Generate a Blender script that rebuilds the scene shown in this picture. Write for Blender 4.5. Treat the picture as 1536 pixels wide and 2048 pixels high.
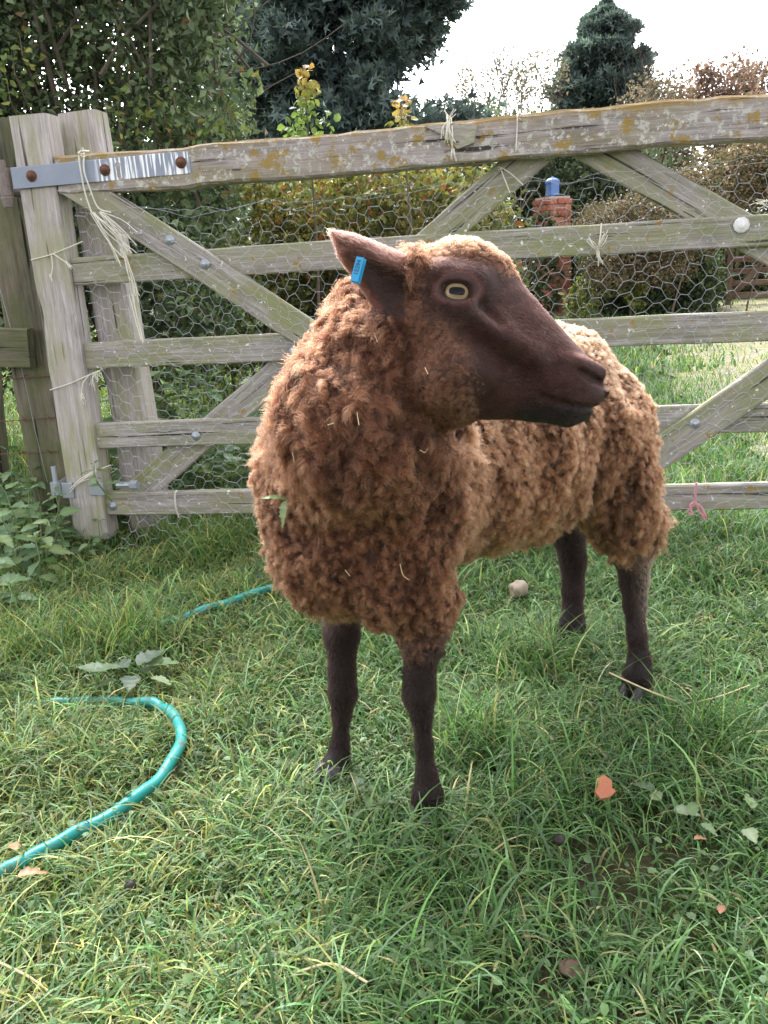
import bpy, bmesh, math, random
import numpy as np
from mathutils import Matrix, Vector
rng = np.random.default_rng(11)
random.seed(11)
for o in list(bpy.data.objects):
    bpy.data.objects.remove(o)
S = bpy.context.scene
COL = S.collection

# ------------------------------------------------------------------ camera
FPX, PITCH, ROLL, CAMH = 1770.0, 0.274, -0.0587, 0.8443
fw = np.array([0, math.cos(PITCH), -math.sin(PITCH)])
_r = np.array([1.0, 0, 0]); _u = np.array([0, math.sin(PITCH), math.cos(PITCH)])
rt = math.cos(ROLL) * _r + math.sin(ROLL) * _u
up = -math.sin(ROLL) * _r + math.cos(ROLL) * _u
CAM = np.array([0, 0, CAMH])
cd = bpy.data.cameras.new('camera'); cam = bpy.data.objects.new('camera', cd); COL.objects.link(cam)
cd.sensor_fit = 'VERTICAL'; cd.sensor_height = 24.0; cd.lens = 24.0 * FPX / 2048
cd.clip_start = 0.05; cd.clip_end = 2000
M = Matrix.Identity(4)
for i in range(3):
    M[i][0], M[i][1], M[i][2], M[i][3] = rt[i], up[i], -fw[i], CAM[i]
cam.matrix_world = M
S.camera = cam

# ------------------------------------------------------------------ sky, sun, exposure
SUN_EL, SUN_AZ = math.radians(46), math.radians(-14)      # sun high behind the gate, a little to the left; azimuth from +Y towards +X
W = bpy.data.worlds.new('World'); S.world = W; W.use_nodes = True
nt = W.node_tree; nt.nodes.clear()
sky = nt.nodes.new('ShaderNodeTexSky'); sky.sky_type = 'NISHITA'; sky.sun_disc = False
sky.sun_elevation = SUN_EL; sky.sun_rotation = SUN_AZ
sky.dust_density = 4.0; sky.air_density = 1.0; sky.ozone_density = 1.0
bw = nt.nodes.new('ShaderNodeRGBToBW')
tint = nt.nodes.new('ShaderNodeMix'); tint.data_type = 'RGBA'; tint.blend_type = 'MULTIPLY'
tint.inputs[0].default_value = 1.0; tint.inputs[7].default_value = (3.5, 3.5, 3.75, 1)      # white cloud layer over the blue
mixs = nt.nodes.new('ShaderNodeMix'); mixs.data_type = 'RGBA'; mixs.inputs[0].default_value = 0.94
bg = nt.nodes.new('ShaderNodeBackground'); bg.inputs[1].default_value = 0.15
wo = nt.nodes.new('ShaderNodeOutputWorld')
nt.links.new(sky.outputs[0], bw.inputs[0]); nt.links.new(bw.outputs[0], tint.inputs[6])
nt.links.new(sky.outputs[0], mixs.inputs[6]); nt.links.new(tint.outputs[2], mixs.inputs[7])
nt.links.new(mixs.outputs[2], bg.inputs[0]); nt.links.new(bg.outputs[0], wo.inputs[0])
sl = bpy.data.lights.new('sun', 'SUN'); sl.energy = 1.5; sl.angle = math.radians(18); sl.color = (1.0, 0.95, 0.87)
so = bpy.data.objects.new('sun', sl); COL.objects.link(so)
sd = Vector((math.sin(SUN_AZ) * math.cos(SUN_EL), math.cos(SUN_AZ) * math.cos(SUN_EL), math.sin(SUN_EL)))
so.rotation_euler = sd.to_track_quat('Z', 'Y').to_euler(); so.location = (0, 0, 30)
S.view_settings.view_transform = 'Standard'; S.view_settings.look = 'None'
S.view_settings.gamma = 1.0; S.view_settings.use_curve_mapping = False
S.view_settings.exposure = 1.08
S.render.engine = 'CYCLES'
S.cycles.max_bounces = 6; S.cycles.transparent_max_bounces = 8
S.cycles.use_denoising = True

# ------------------------------------------------------------------ geometry helpers
def ray(x, y): return fw + rt * (x - 768) / FPX - up * (y - 1024) / FPX
def gnd(x, y, z=0.0):
    d = ray(x, y); return CAM + d * (z - CAMH) / d[2]
def atY(x, y, Y):
    d = ray(x, y); return CAM + d * Y / d[1]
def atD(x, y, D): return CAM + ray(x, y) * D
def prj(P):
    d = np.asarray(P, float) - CAM; z = d @ fw
    return np.stack([768 + FPX * (d @ rt) / z, 1024 - FPX * (d @ up) / z], -1)
def nrm(v): return v / np.maximum(np.linalg.norm(v, axis=-1, keepdims=True), 1e-9)
def sstep(x): x = np.clip(x, 0, 1); return x * x * (3 - 2 * x)

def link(o, parent=None):
    COL.objects.link(o)
    if parent is not None: o.parent = parent
    return o
def tag(o, label=None, cat=None, group=None, kind=None):
    for k, v in (('label', label), ('category', cat), ('group', group), ('kind', kind)):
        if v: o[k] = v
    return o
def empty(name, loc=(0, 0, 0), label=None, cat=None, group=None):
    o = bpy.data.objects.new(name, None); o.location = Vector([float(c) for c in loc]); o.empty_display_size = 0.05
    COL.objects.link(o); return tag(o, label, cat, group)
def mesh_np(name, V, F, mat=None, col=None, smooth=False):
    """V (N,3); F (M,k) array, or list of such arrays"""
    V = np.asarray(V, np.float32); Fs = F if isinstance(F, list) else [F]
    Fs = [np.asarray(f, np.int32) for f in Fs if len(f)]
    me = bpy.data.meshes.new(name); me.vertices.add(len(V)); me.vertices.foreach_set('co', V.ravel())
    nl = sum(f.size for f in Fs); npoly = sum(len(f) for f in Fs)
    me.loops.add(nl); me.polygons.add(npoly)
    me.loops.foreach_set('vertex_index', np.concatenate([f.ravel() for f in Fs]))
    tot = np.concatenate([np.full(len(f), f.shape[1], np.int32) for f in Fs])
    me.polygons.foreach_set('loop_start', np.concatenate([[0], np.cumsum(tot)[:-1]]).astype(np.int32))
    me.polygons.foreach_set('use_smooth', np.full(npoly, smooth, bool))
    if col is not None:
        a = me.attributes.new('col', 'FLOAT_COLOR', 'POINT')
        c4 = np.ones((len(V), 4), np.float32); c4[:, :3] = col; a.data.foreach_set('color', c4.ravel())
    me.update(calc_edges=True); me.validate()
    if mat: me.materials.append(mat)
    return me
def world(o):
    m = o.matrix_basis.copy()
    return m if o.parent is None else world(o.parent) @ o.matrix_parent_inverse @ m
def obj(name, me, parent=None, mw=None):
    """mw: world matrix (default identity: the mesh is in world coordinates)"""
    o = bpy.data.objects.new(name, me)
    if mw is not None: o.matrix_basis = mw
    if parent is not None: o.parent = parent; o.matrix_parent_inverse = world(parent).inverted()
    COL.objects.link(o); return o
class Geo:
    """collects verts/faces of one mesh"""
    def __init__(s): s.V = []; s.F = {}; s.n = 0; s.C = []
    def add(s, V, F, col=None):
        V = np.asarray(V, float); F = np.asarray(F, int)
        s.V.append(V); s.F.setdefault(F.shape[1], []).append(F + s.n); s.n += len(V)
        s.C.append(np.tile(np.asarray(col if col is not None else (1, 1, 1), float).reshape(-1, 3), (len(V), 1))[:len(V)])
        return s
    def mesh(s, name, mat, smooth=False, use_col=False):
        return mesh_np(name, np.concatenate(s.V), [np.concatenate(f) for f in s.F.values()], mat, np.concatenate(s.C) if use_col else None, smooth)
def tube(P, R, sides=6, cap=True):
    P = np.asarray(P, float); n = len(P); R = np.broadcast_to(np.asarray(R, float), (n,))
    T = nrm(np.gradient(P, axis=0)); a = np.array([0, 0, 1.0]) if abs(T[0][2]) < .9 else np.array([1.0, 0, 0])
    V = []
    for i in range(n):
        a = a - T[i] * (a @ T[i]); a = a / max(np.linalg.norm(a), 1e-9); b = np.cross(T[i], a)
        th = np.arange(sides) * 2 * math.pi / sides
        V.append(P[i] + R[i] * (np.cos(th)[:, None] * a + np.sin(th)[:, None] * b))
    V = np.concatenate(V); i, j = np.meshgrid(np.arange(n - 1), np.arange(sides), indexing='ij')
    k = (j + 1) % sides
    F = np.stack([i * sides + j, i * sides + k, (i + 1) * sides + k, (i + 1) * sides + j], -1).reshape(-1, 4)
    if cap:
        V = np.concatenate([V, P[:1], P[-1:]]); c0, c1 = n * sides, n * sides + 1; j = np.arange(sides); k = (j + 1) % sides
        F = np.concatenate([F, np.stack([k, j, np.full(sides, c0), np.full(sides, c0)], -1)]) if False else F
        T3 = np.concatenate([np.stack([k, j, np.full(sides, c0)], -1), np.stack([(n - 1) * sides + j, (n - 1) * sides + k, np.full(sides, c1)], -1)])
        return V, F, T3
    return V, F, np.zeros((0, 3), int)
def add_tube(g, P, R, sides=6, col=None):
    V, F, T = tube(P, R, sides); n0 = g.n
    g.add(V, F, col)
    if len(T): g.F.setdefault(3, []).append(T + n0)
def spline(P, n=24):
    P = np.asarray(P, float); k = len(P)
    if k < 3: return P[0] + (P[1] - P[0]) * np.linspace(0, 1, n)[:, None]
    Q = np.concatenate([[2 * P[0] - P[1]], P, [2 * P[-1] - P[-2]]]); out = []
    for t in np.linspace(0, k - 1 - 1e-6, n):
        i = int(t); u = t - i; a, b, c, d = Q[i:i + 4]
        out.append(.5 * ((2 * b) + (c - a) * u + (2 * a - 5 * b + 4 * c - d) * u * u + (3 * b - a - 3 * c + d) * u ** 3))
    return np.array(out)
class Waves:
    """smooth 3D noise from random plane waves, roughly -1..1"""
    def __init__(s, lo, hi, n=20, seed=0, scale=(1, 1, 1)):
        r = np.random.default_rng(seed); L = np.exp(r.uniform(np.log(lo), np.log(hi), n))
        s.k = (nrm(r.normal(size=(n, 3))) * (2 * math.pi / L)[:, None]) * np.asarray(scale); s.p = r.uniform(0, 6.28, n); s.n = n
    def __call__(s, P):
        return np.sin(P @ s.k.T + s.p).sum(-1) / math.sqrt(s.n / 2) * .6

# ------------------------------------------------------------------ materials
def mat(name):
    m = bpy.data.materials.new(name); m.use_nodes = True; m.node_tree.nodes.clear(); return m, m.node_tree
class N:
    """tiny node builder"""
    def __init__(s, t): s.t = t
    def __call__(s, kind, *ins, **kw):
        n = s.t.nodes.new('ShaderNode' + kind)
        for k, v in kw.items():
            if not k.startswith('_'): setattr(n, k, v)
        for i, v in enumerate(ins):
            if v is not None: s.set(n, i, v)
        return n
    def set(s, n, key, val):
        if isinstance(val, bpy.types.NodeSocket): s.t.links.new(val, n.inputs[key])
        elif isinstance(val, bpy.types.Node): s.t.links.new(val.outputs[0], n.inputs[key])
        else:
            if isinstance(val, (tuple, list)) and len(val) == 3 and n.inputs[key].type == 'RGBA': val = (*val, 1)
            n.inputs[key].default_value = val
    def mix(s, f, a, b, blend='MIX'):
        n = s.t.nodes.new('ShaderNodeMix'); n.data_type = 'RGBA'; n.blend_type = blend
        for k, v in ((0, f), (6, a), (7, b)): s.set(n, k, v)
        return n.outputs[2]
    def ramp(s, f, *stops):
        n = s.t.nodes.new('ShaderNodeValToRGB'); s.set(n, 0, f); e = n.color_ramp.elements
        while len(e) < len(stops): e.new(.5)
        for el, (p, c) in zip(e, stops):
            el.position = p; el.color = (*c, 1) if isinstance(c, (tuple, list)) else (c, c, c, 1)
        return n.outputs[0]
    def noise(s, vec, scale, detail=3, rough=.55, dist=0):
        n = s.t.nodes.new('ShaderNodeTexNoise'); s.set(n, 'Vector', vec); n.inputs['Scale'].default_value = scale
        n.inputs['Detail'].default_value = detail; n.inputs['Roughness'].default_value = rough; n.inputs['Distortion'].default_value = dist
        return n.outputs[0]
    def mapping(s, vec, scale, loc=None):
        n = s.t.nodes.new('ShaderNodeMapping'); s.set(n, 'Vector', vec); n.inputs['Scale'].default_value = scale
        if loc is not None: s.set(n, 'Location', loc)
        return n.outputs[0]
    def bump(s, h, strength, dist=.01):
        n = s.t.nodes.new('ShaderNodeBump'); s.set(n, 'Height', h); n.inputs['Strength'].default_value = strength; n.inputs['Distance'].default_value = dist
        return n.outputs[0]
    def out(s, shader):
        o = s.t.nodes.new('ShaderNodeOutputMaterial'); s.t.links.new(shader, o.inputs[0])
def principled(n, color, rough=.6, spec=.3, normal=None, metal=0.0):
    b = n.t.nodes.new('ShaderNodeBsdfPrincipled'); n.set(b, 'Base Color', color); n.set(b, 'Roughness', rough)
    n.set(b, 'Specular IOR Level', spec); n.set(b, 'Metallic', metal)
    if normal is not None: n.set(b, 'Normal', normal)
    return b.outputs[0]
def simple(name, color, rough=.6, spec=.3, metal=0.0, var=0.25, scale=30, bump=0.15):
    m, t = mat(name); n = N(t); c = n('TexCoord').outputs['Object']
    f = n.noise(c, scale, 4)
    dark = tuple(x * (1 - var) for x in color); lite = tuple(min(1, x * (1 + var)) for x in color)
    n.out(principled(n, n.mix(f, dark, lite), rough, spec, n.bump(f, bump, .003), metal)); return m
def leaf_mat(name, trans=.32, rough=.45, spec=.35):
    m, t = mat(name); n = N(t); a = n('Attribute', attribute_name='col').outputs['Color']
    pr = principled(n, a, rough, spec)
    tr = n('BsdfTranslucent'); n.set(tr, 0, n.mix(.5, a, n.mix(1.0, a, (1.25, 1.3, .6), 'MULTIPLY')))
    mx = n('MixShader', trans); t.links.new(pr, mx.inputs[1]); t.links.new(tr.outputs[0], mx.inputs[2]); n.out(mx.outputs[0]); return m
def wood_mat(name, base, dark, algae, algae_amt=.5, lichen=0.0, warm=(.26, .22, .16), topmoss=False):
    m, t = mat(name); n = N(t); c = n('TexCoord').outputs['Object']; oi = n('ObjectInfo').outputs['Random']
    off = n('CombineXYZ', oi, oi, oi)
    sc = n('VectorMath', operation='MULTIPLY'); n.set(sc, 0, off); sc.inputs[1].default_value = (17, 31, 23)
    ad = n('VectorMath', operation='ADD'); n.set(ad, 0, c); n.set(ad, 1, sc.outputs[0]); c = ad.outputs[0]
    grain = n.noise(n.mapping(c, (2.2, 60, 60)), 1.6, 6, .65)
    fine = n.noise(n.mapping(c, (8, 190, 190)), 1.6, 4, .6)
    big = n.noise(n.mapping(c, (1.2, 4, 4)), 2.2, 4, .6)
    col = n.mix(n.ramp(grain, (.33, 0), (.66, 1)), dark, base)
    col = n.mix(n.ramp(fine, (.35, .45), (.6, 0)), col, tuple(x * .45 for x in dark))
    blot = n.noise(n.mapping(c, (2.5, 9, 9)), 2.0, 6, .7)
    col = n.mix(n.ramp(blot, (.30, .75), (.46, 0)), col, tuple(x * .55 for x in dark))
    col = n.mix(n.ramp(blot, (.60, 0), (.75, .5)), col, tuple(min(.8, x * 1.3) for x in base))
    col = n.mix(n.ramp(big, (.42, 0), (.72, .75)), col, warm)
    am = n.ramp(n.noise(n.mapping(c, (1.5, 5, 5)), 3.1, 5, .62), (.58 - .28 * algae_amt, 0), (.80 - .2 * algae_amt, .85))
    col = n.mix(am, col, algae)
    crack = n.ramp(n.noise(n.mapping(c, (1.4, 38, 38)), 1.9, 3, .5), (.30, 1), (.36, 0))
    col = n.mix(crack, col, tuple(x * .22 for x in dark))
    h = n.mix(.5, grain, fine)
    if lichen:
        lf = n.noise(c, 44, 6, .75); l1 = n.ramp(lf, (.655 - .06 * lichen, 0), (.70 - .06 * lichen, 1))
        col = n.mix(l1, col, (.44, .43, .38))
        l2 = n.ramp(n.noise(n.mapping(c, (1, 1, 1), (3.3, 1.2, 7.7)), 15, 5, .7), (.63 - .04 * lichen, 0), (.68 - .04 * lichen, .9))
        col = n.mix(l2, col, (.27, .185, .05))
        l3 = n.ramp(n.noise(n.mapping(c, (1, 1, 1), (9.3, 4.2, 1.7)), 55, 3, .6), (.66, 0), (.70, 1))
        col = n.mix(l3, col, (.62, .63, .60))
        h = n.mix(.35, h, lf)
    if topmoss:
        zz = n('SeparateXYZ', n('TexCoord').outputs['Object']).outputs[2]
        zn = n('Math', zz, n('Math', n.noise(c, 18, 4, .7), .05, operation='MULTIPLY').outputs[0], operation='ADD').outputs[0]
        col = n.mix(n.ramp(zn, (.055, 0), (.078, .85)), col, (.25, .165, .05))
    hh = n('Math', h, operation='SUBTRACT'); n.set(hh, 1, crack)
    n.out(principled(n, col, .82, .2, n.bump(hh.outputs[0], .8, .006))); return m

M_leaf = leaf_mat('leaf')
M_grass = leaf_mat('grass_blade', .35, .5, .3)
M_wood = wood_mat('weathered_gate_wood', (.45, .42, .39), (.22, .20, .18), (.22, .235, .10), .62, .55, warm=(.30, .26, .22))
M_wood_top = wood_mat('lichen_rail_wood', (.44, .40, .38), (.22, .195, .18), (.22, .19, .09), .40, 2.0, warm=(.33, .28, .26), topmoss=True)
M_wood_pale = wood_mat('pale_stile_wood', (.56, .52, .51), (.31, .28, .26), (.27, .28, .13), .46, warm=(.38, .34, .29))
M_post = wood_mat('mossy_post_wood', (.15, .14, .10), (.055, .05, .036), (.075, .09, .03), .7)
M_redwood = wood_mat('red_brown_wood', (.21, .12, .09), (.11, .065, .05), (.16, .10, .07), .1)
M_bark = simple('bark', (.10, .085, .065), .9, .1, var=.5, scale=40, bump=.5)
M_twig = simple('twig', (.13, .105, .08), .85, .1, var=.4, scale=60)
M_stem = simple('green_stem', (.13, .19, .07), .6, .3, var=.3)
M_galv = simple('galvanised_steel', (.36, .39, .43), .42, .5, .55, .16, 22, .05)
M_wire = simple('galvanised_wire', (.32, .33, .34), .5, .5, .5, .25, 90, .05)
M_rust = simple('rusty_iron', (.135, .068, .045), .85, .2, .2, .5, 160, .6)
M_twine = simple('pale_baler_twine', (.62, .60, .50), .8, .2, 0, .25, 220, .4)
M_pink = simple('faded_pink_twine', (.55, .24, .27), .75, .2, 0, .3, 200, .4)
m, t = mat('teal_hose_plastic'); n = N(t); c = n('TexCoord').outputs['Object']
hc_ = n.mix(n.noise(c, 9, 3), (.010, .20, .18), (.016, .29, .255)); dirt = n.ramp(n.noise(c, 42, 5, .7), (.56, 0), (.66, .8)); hc_ = n.mix(dirt, hc_, (.12, .10, .065))
n.out(principled(n, hc_, n.mix(dirt, (.38, .38, .38), (.8, .8, .8)), .4, n.bump(n.noise(c, 120, 3), .1, .002))); M_hose = m
M_iron = simple('old_iron', (.20, .165, .15), .75, .3, .3, .45, 90, .5)
M_blue = simple('blue_painted_cap', (.10, .19, .42), .5, .4, 0, .12, 20, .05)
M_mortar = simple('mortar', (.40, .37, .32), .9, .1, 0, .25, 60, .4)
M_straw = simple('dry_straw', (.55, .47, .28), .7, .25, 0, .2, 90, .1)

# ================================================================== SETTING
def grid(x0, x1, y0, y1, nx, ny):
    X, Y = np.meshgrid(np.linspace(x0, x1, nx), np.linspace(y0, y1, ny), indexing='ij')
    i, j = np.meshgrid(np.arange(nx - 1), np.arange(ny - 1), indexing='ij'); a = i * ny + j
    return X.ravel(), Y.ravel(), np.stack([a, a + ny, a + ny + 1, a + 1], -1).reshape(-1, 4)
_gw = Waves(.25, 1.6, 18, 3)
def ground_z(x, y):
    P = np.stack([x, y, np.zeros_like(x)], -1); f = np.clip(1 - (np.hypot(x, y - 2) / 9), 0, 1)
    return _gw(P) * .010 * f
m, t = mat('soil'); n = N(t); c = n('TexCoord').outputs['Object']
f1 = n.noise(c, 3.5, 5, .6); f2 = n.noise(c, 60, 4, .6); f3 = n.noise(c, 1.1, 3)
colr = n.mix(n.ramp(f2, (.3, 0), (.7, 1)), (.028, .022, .014), (.075, .06, .038))
colr = n.mix(n.ramp(f1, (.4, 0), (.6, .8)), colr, (.035, .062, .016))
n.out(principled(n, colr, .95, .1, n.bump(f2, .8, .02))); M_soil = m
# one sheet, fine near the camera and stretching to the horizon
gx = np.concatenate([-np.geomspace(400, 3.05, 18), np.linspace(-3, 3, 121), np.geomspace(3.05, 400, 18)])
gy = np.concatenate([-np.geomspace(300, .05, 14), np.linspace(0, 5, 101), np.geomspace(5.05, 900, 26)])
X, Y = np.meshgrid(gx, gy, indexing='ij'); nx, ny = len(gx), len(gy)
i, j = np.meshgrid(np.arange(nx - 1), np.arange(ny - 1), indexing='ij'); a = (i * ny + j)
Fg = np.stack([a, a + ny, a + ny + 1, a + 1], -1).reshape(-1, 4)
Vg = np.stack([X.ravel(), Y.ravel(), ground_z(X.ravel(), Y.ravel())], -1)
tag(obj('ground', mesh_np('ground', Vg, Fg, M_soil, smooth=True)), kind='structure')

# gravel drive beyond the gate
m, t = mat('mossy_gravel'); n = N(t); c = n('TexCoord').outputs['Object']
v = n('TexVoronoi'); n.set(v, 'Vector', c); v.inputs['Scale'].default_value = 55
colr = n.mix(n.ramp(v.outputs['Color'], (.1, 0), (.9, 1)), (.15, .13, .085), (.33, .29, .215))
colr = n.mix(n.ramp(n.noise(c, 3.2, 5, .65), (.42, 0), (.62, .8)), colr, (.20, .22, .065))
colr = n.mix(n.ramp(n.noise(c, 7, 4, .6), (.56, 0), (.66, .85)), colr, (.10, .16, .035))
n.out(principled(n, colr, .9, .15, n.bump(v.outputs['Distance'], .7, .02))); M_gravel = m
edge0 = np.array([(1.50, 3.3), (1.52, 3.8), (1.68, 4.6), (1.80, 5.4), (2.1, 6.5), (2.6, 7.9), (3.3, 10), (3.9, 12.2), (4.8, 15)])
ey_ = np.linspace(3.3, 15, 120); edge = np.c_[np.interp(ey_, edge0[:, 1], edge0[:, 0]) + .10 * Waves(.25, 1.4, 20, 77)(np.c_[ey_, ey_ * 0, ey_ * 0]), ey_]
far = edge0[-1:] * 0 + np.c_[np.full(120, 10.5), ey_]
Vp = np.concatenate([np.c_[edge, np.full(len(edge), .016)], np.c_[far, np.full(len(far), .016)]]); k = len(edge)
ii = np.arange(k - 1); tag(obj('gravel_path', mesh_np('gravel_path', Vp, np.stack([ii, ii + k, ii + k + 1, ii + 1], -1), M_gravel)), kind='structure')
def on_gravel(x, y, soft=.7):
    ex = np.interp(y, edge[:, 1], edge[:, 0]); return np.clip((x - ex) / soft + .12, 0, 1) * (y > 3.3) * (y < 15)
# ================================================================== GATE
GO = np.array([-1.0234, 2.802, 0]); GA = -.1854
GE = np.array([math.cos(GA), math.sin(GA), 0]); GN = np.array([-math.sin(GA), math.cos(GA), 0]); UPZ = np.array([0, 0, 1.0])
def G3(u, v, w=0.0): return GO + GE * u + UPZ * v + GN * w          # u along the gate, v up, w away from the camera
def gt(x, y, w=0.0):
    d = ray(x, y); tt = ((GO + GN * w - CAM) @ GN) / (d @ GN); return CAM + d * tt
def frame_mat(o, ex, ey, ez):
    m = Matrix.Identity(4)
    for i in range(3): m[i][0], m[i][1], m[i][2], m[i][3] = ex[i], ey[i], ez[i], o[i]
    return m
def board_mesh(name, L, h, tk, matl, seed=0, wob=.0015, bev=.004, nseg=None, cut0=0.0, cut1=0.0):
    """board along +X, depth along Y (0..tk), height along Z (-h/2..h/2); ends may be cut askew"""
    r = np.random.default_rng(seed); ns = nseg or max(4, int(L / .09))
    z1, y1, b = h / 2, tk, bev
    sec = np.array([(0, -z1 + b), (0, -z1 * .33), (0, z1 * .33), (0, z1 - b), (b, z1), (y1 - b, z1), (y1, z1 - b), (y1, -z1 + b), (y1 - b, -z1), (b, -z1)])
    k = len(sec); xs = np.linspace(0, L, ns + 1); V = []
    wz = np.cumsum(r.normal(0, wob * .6, ns + 1)); wz -= np.linspace(wz[0], wz[-1], ns + 1)
    wy = np.cumsum(r.normal(0, wob * .6, ns + 1)); wy -= np.linspace(wy[0], wy[-1], ns + 1)
    for i, x in enumerate(xs):
        s2 = sec + r.normal(0, wob * .35, sec.shape) + np.array([wy[i], wz[i]])
        xo = x + (cut0 * s2[:, 1] * (1 - x / L) + cut1 * s2[:, 1] * (x / L))
        V.append(np.c_[xo, s2])
    V = np.concatenate(V); i, j = np.meshgrid(np.arange(ns), np.arange(k), indexing='ij'); j2 = (j + 1) % k
    F = np.stack([i * k + j, i * k + j2, (i + 1) * k + j2, (i + 1) * k + j], -1).reshape(-1, 4)[:, ::-1]
    V = np.concatenate([V, V[:k].mean(0, keepdims=True), V[-k:].mean(0, keepdims=True)]); c0, c1 = len(V) - 2, len(V) - 1
    j = np.arange(k); j2 = (j + 1) % k
    T = np.concatenate([np.stack([j2, j, np.full(k, c0)], -1)[:, ::-1], np.stack([ns * k + j, ns * k + j2, np.full(k, c1)], -1)[:, ::-1]])
    return mesh_np(name, V, [F, T], matl)
def board(name, p0, p1, h, tk, matl, parent=None, ny=None, **kw):
    p0, p1 = np.asarray(p0, float), np.asarray(p1, float); ex = nrm(p1 - p0); ey = GN if ny is None else ny
    ey = nrm(ey - ex * (ey @ ex)); ez = np.cross(ex, ey)
    return obj(name, board_mesh(name, float(np.linalg.norm(p1 - p0)), h, tk, matl, **kw), parent, frame_mat(p0, ex, ey, ez))

gate = empty('field_gate', GO, 'weathered grey timber field gate with diagonal braces and wire netting', 'gate')
V1, V2, V3, V4, V5 = 1.2, .913, .657, .405, .18          # tops of the five rails
GL = 3.12
board('stile', G3(.06, .025), G3(.06, 1.315), .118, .085, M_wood_pale, gate, seed=1, wob=.002, bev=.006)
board('stile', G3(GL + .05, .03), G3(GL + .05, 1.26), .1, .08, M_wood_pale, gate, seed=2)
top = board('top_rail', G3(.128, V1 - .054, -.006), G3(GL, V1 - .054, -.006), .108, .080, M_wood_top, gate, seed=3, wob=.003, bev=.007, nseg=60)
hr = (.082, .082, .082, .078)
for k, (v, hh) in enumerate(zip((V2, V3, V4, V5), hr)):
    board('rail', G3(.119, v - hh / 2, .022), G3(GL, v - hh / 2, .022), hh, .026, M_wood, gate, seed=10 + k)
bw_ = .088
brA = board('brace', G3(.17, 1.12, -.001), G3(1.57, .150, -.001), bw_, .021, M_wood, gate, seed=20, cut0=.75, cut1=.75)
brB = board('brace', G3(.13, .105, .050), G3(1.495, 1.10, .050), bw_, .022, M_wood, gate, seed=21, cut0=-.73, cut1=-.73)
brC = board('brace', G3(1.575, 1.168, .050), G3(3.02, .286, .050), bw_ * 1.05, .022, M_wood, gate, seed=22, cut0=.73, cut1=.73)
brD = board('brace', G3(1.60, .10, -.001), G3(2.99, 1.10, -.001), bw_ * 1.05, .021, M_wood, gate, seed=23, cut0=-.73, cut1=-.73)
# splintered slab of the top rail where it has cracked
g = Geo()
sp = [gt(848, 252, -.02), gt(905, 246, -.024), gt(955, 250, -.022), gt(948, 285, -.018), gt(915, 298, -.016), gt(890, 272, -.019)]
sp = np.array(sp); back = sp + GN * .020; nS = len(sp)
g.add(np.concatenate([sp, back]), np.array([[q, (q + 1) % nS, nS + (q + 1) % nS, nS + q] for q in range(nS)]))
g.add(sp, np.array([[0, 1, 5], [1, 2, 3], [1, 3, 5], [3, 4, 5]]))
obj('splinter', g.mesh('splinter', M_wood_pale), gate)

def bolt_mesh(name, r, hgt, matl, washer=True):
    g = Geo(); th = np.arange(10) * 2 * math.pi / 10
    prof = ([(r * 1.75, 0), (r * 1.75, -.002), (r * 1.05, -.0025)] if washer else [(r, 0)]) + [(r, -.003), (r * .95, -hgt * .6), (r * .6, -hgt * .92), (.0001, -hgt)]
    V = np.concatenate([np.c_[a * np.cos(th), np.full(10, y), a * np.sin(th)] for a, y in prof]); k = 10
    i, j = np.meshgrid(np.arange(len(prof) - 1), np.arange(k), indexing='ij'); j2 = (j + 1) % k
    g.add(V, np.stack([i * k + j, i * k + j2, (i + 1) * k + j2, (i + 1) * k + j], -1).reshape(-1, 4)); return g.mesh(name, matl, True)
ME_bolt = bolt_mesh('bolt', .0085, .008, M_galv); ME_rust = bolt_mesh('rusty_bolt', .0095, .014, M_rust); ME_wash = bolt_mesh('washer_bolt', .012, .007, simple('white_zinc', (.68, .68, .66), .5, .4))
def bolt(px, w, me=ME_bolt, parent=None):
    p = gt(*px, w); return obj('bolt', me, parent or gate, frame_mat(p, GE, GN, UPZ))
bolt((410, 528), -.0015); bolt((587, 703), .021); bolt((392, 872), .021); bolt((225, 1012), .021); bolt((1390, 847), -.0015)
bolt((1483, 450), .021, ME_wash); bolt((340, 480), -.0015)

# top hinge strap with its eye, bolts and white streaks
m, t = mat('strap_steel'); n = N(t); c = n('TexCoord').outputs['Object']
st = n.ramp(n.noise(n.mapping(c, (60, 1, 3)), 1.4, 3, .6), (.50, 0), (.54, 1))
cut = n.ramp(n('SeparateXYZ', c).outputs[0], (.26, 0), (.28, 1))
stn = n('Math', st, cut, operation='MULTIPLY').outputs[0]
colr = n.mix(n.noise(c, 14, 4), (.17, .20, .25), (.27, .30, .36))
n.out(principled(n, n.mix(stn, colr, (.75, .76, .76)), .5, .45, None, .25)); M_strap = m
a0, a1 = gt(24, 357, -.013), gt(380, 324, -.013)
ex = nrm(a1 - a0)
strap = board('hinge_strap', a0, a1, .060, .006, M_strap, gate, seed=31, wob=.0003, bev=.001, nseg=8)
for q in ((63, 352), (210, 340), (362, 325)): bolt(q, -.013, ME_rust, strap)
g = Geo(); e0 = gt(10, 362, .0)
add_tube(g, [e0 - UPZ * .042, e0 + UPZ * .036], .019, 12); add_tube(g, [e0 - UPZ * .075, e0 - UPZ * .05, e0 - UPZ * .043], [.014, .02, .019], 12)
add_tube(g, [e0 + UPZ * .03, e0 + UPZ * .058], .010, 8); add_tube(g, [e0 - UPZ * .03, e0 - UPZ * .03 + GN * .11], .012, 8)
obj('hinge_eye', g.mesh('hinge_eye', M_iron, False), gate)
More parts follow.
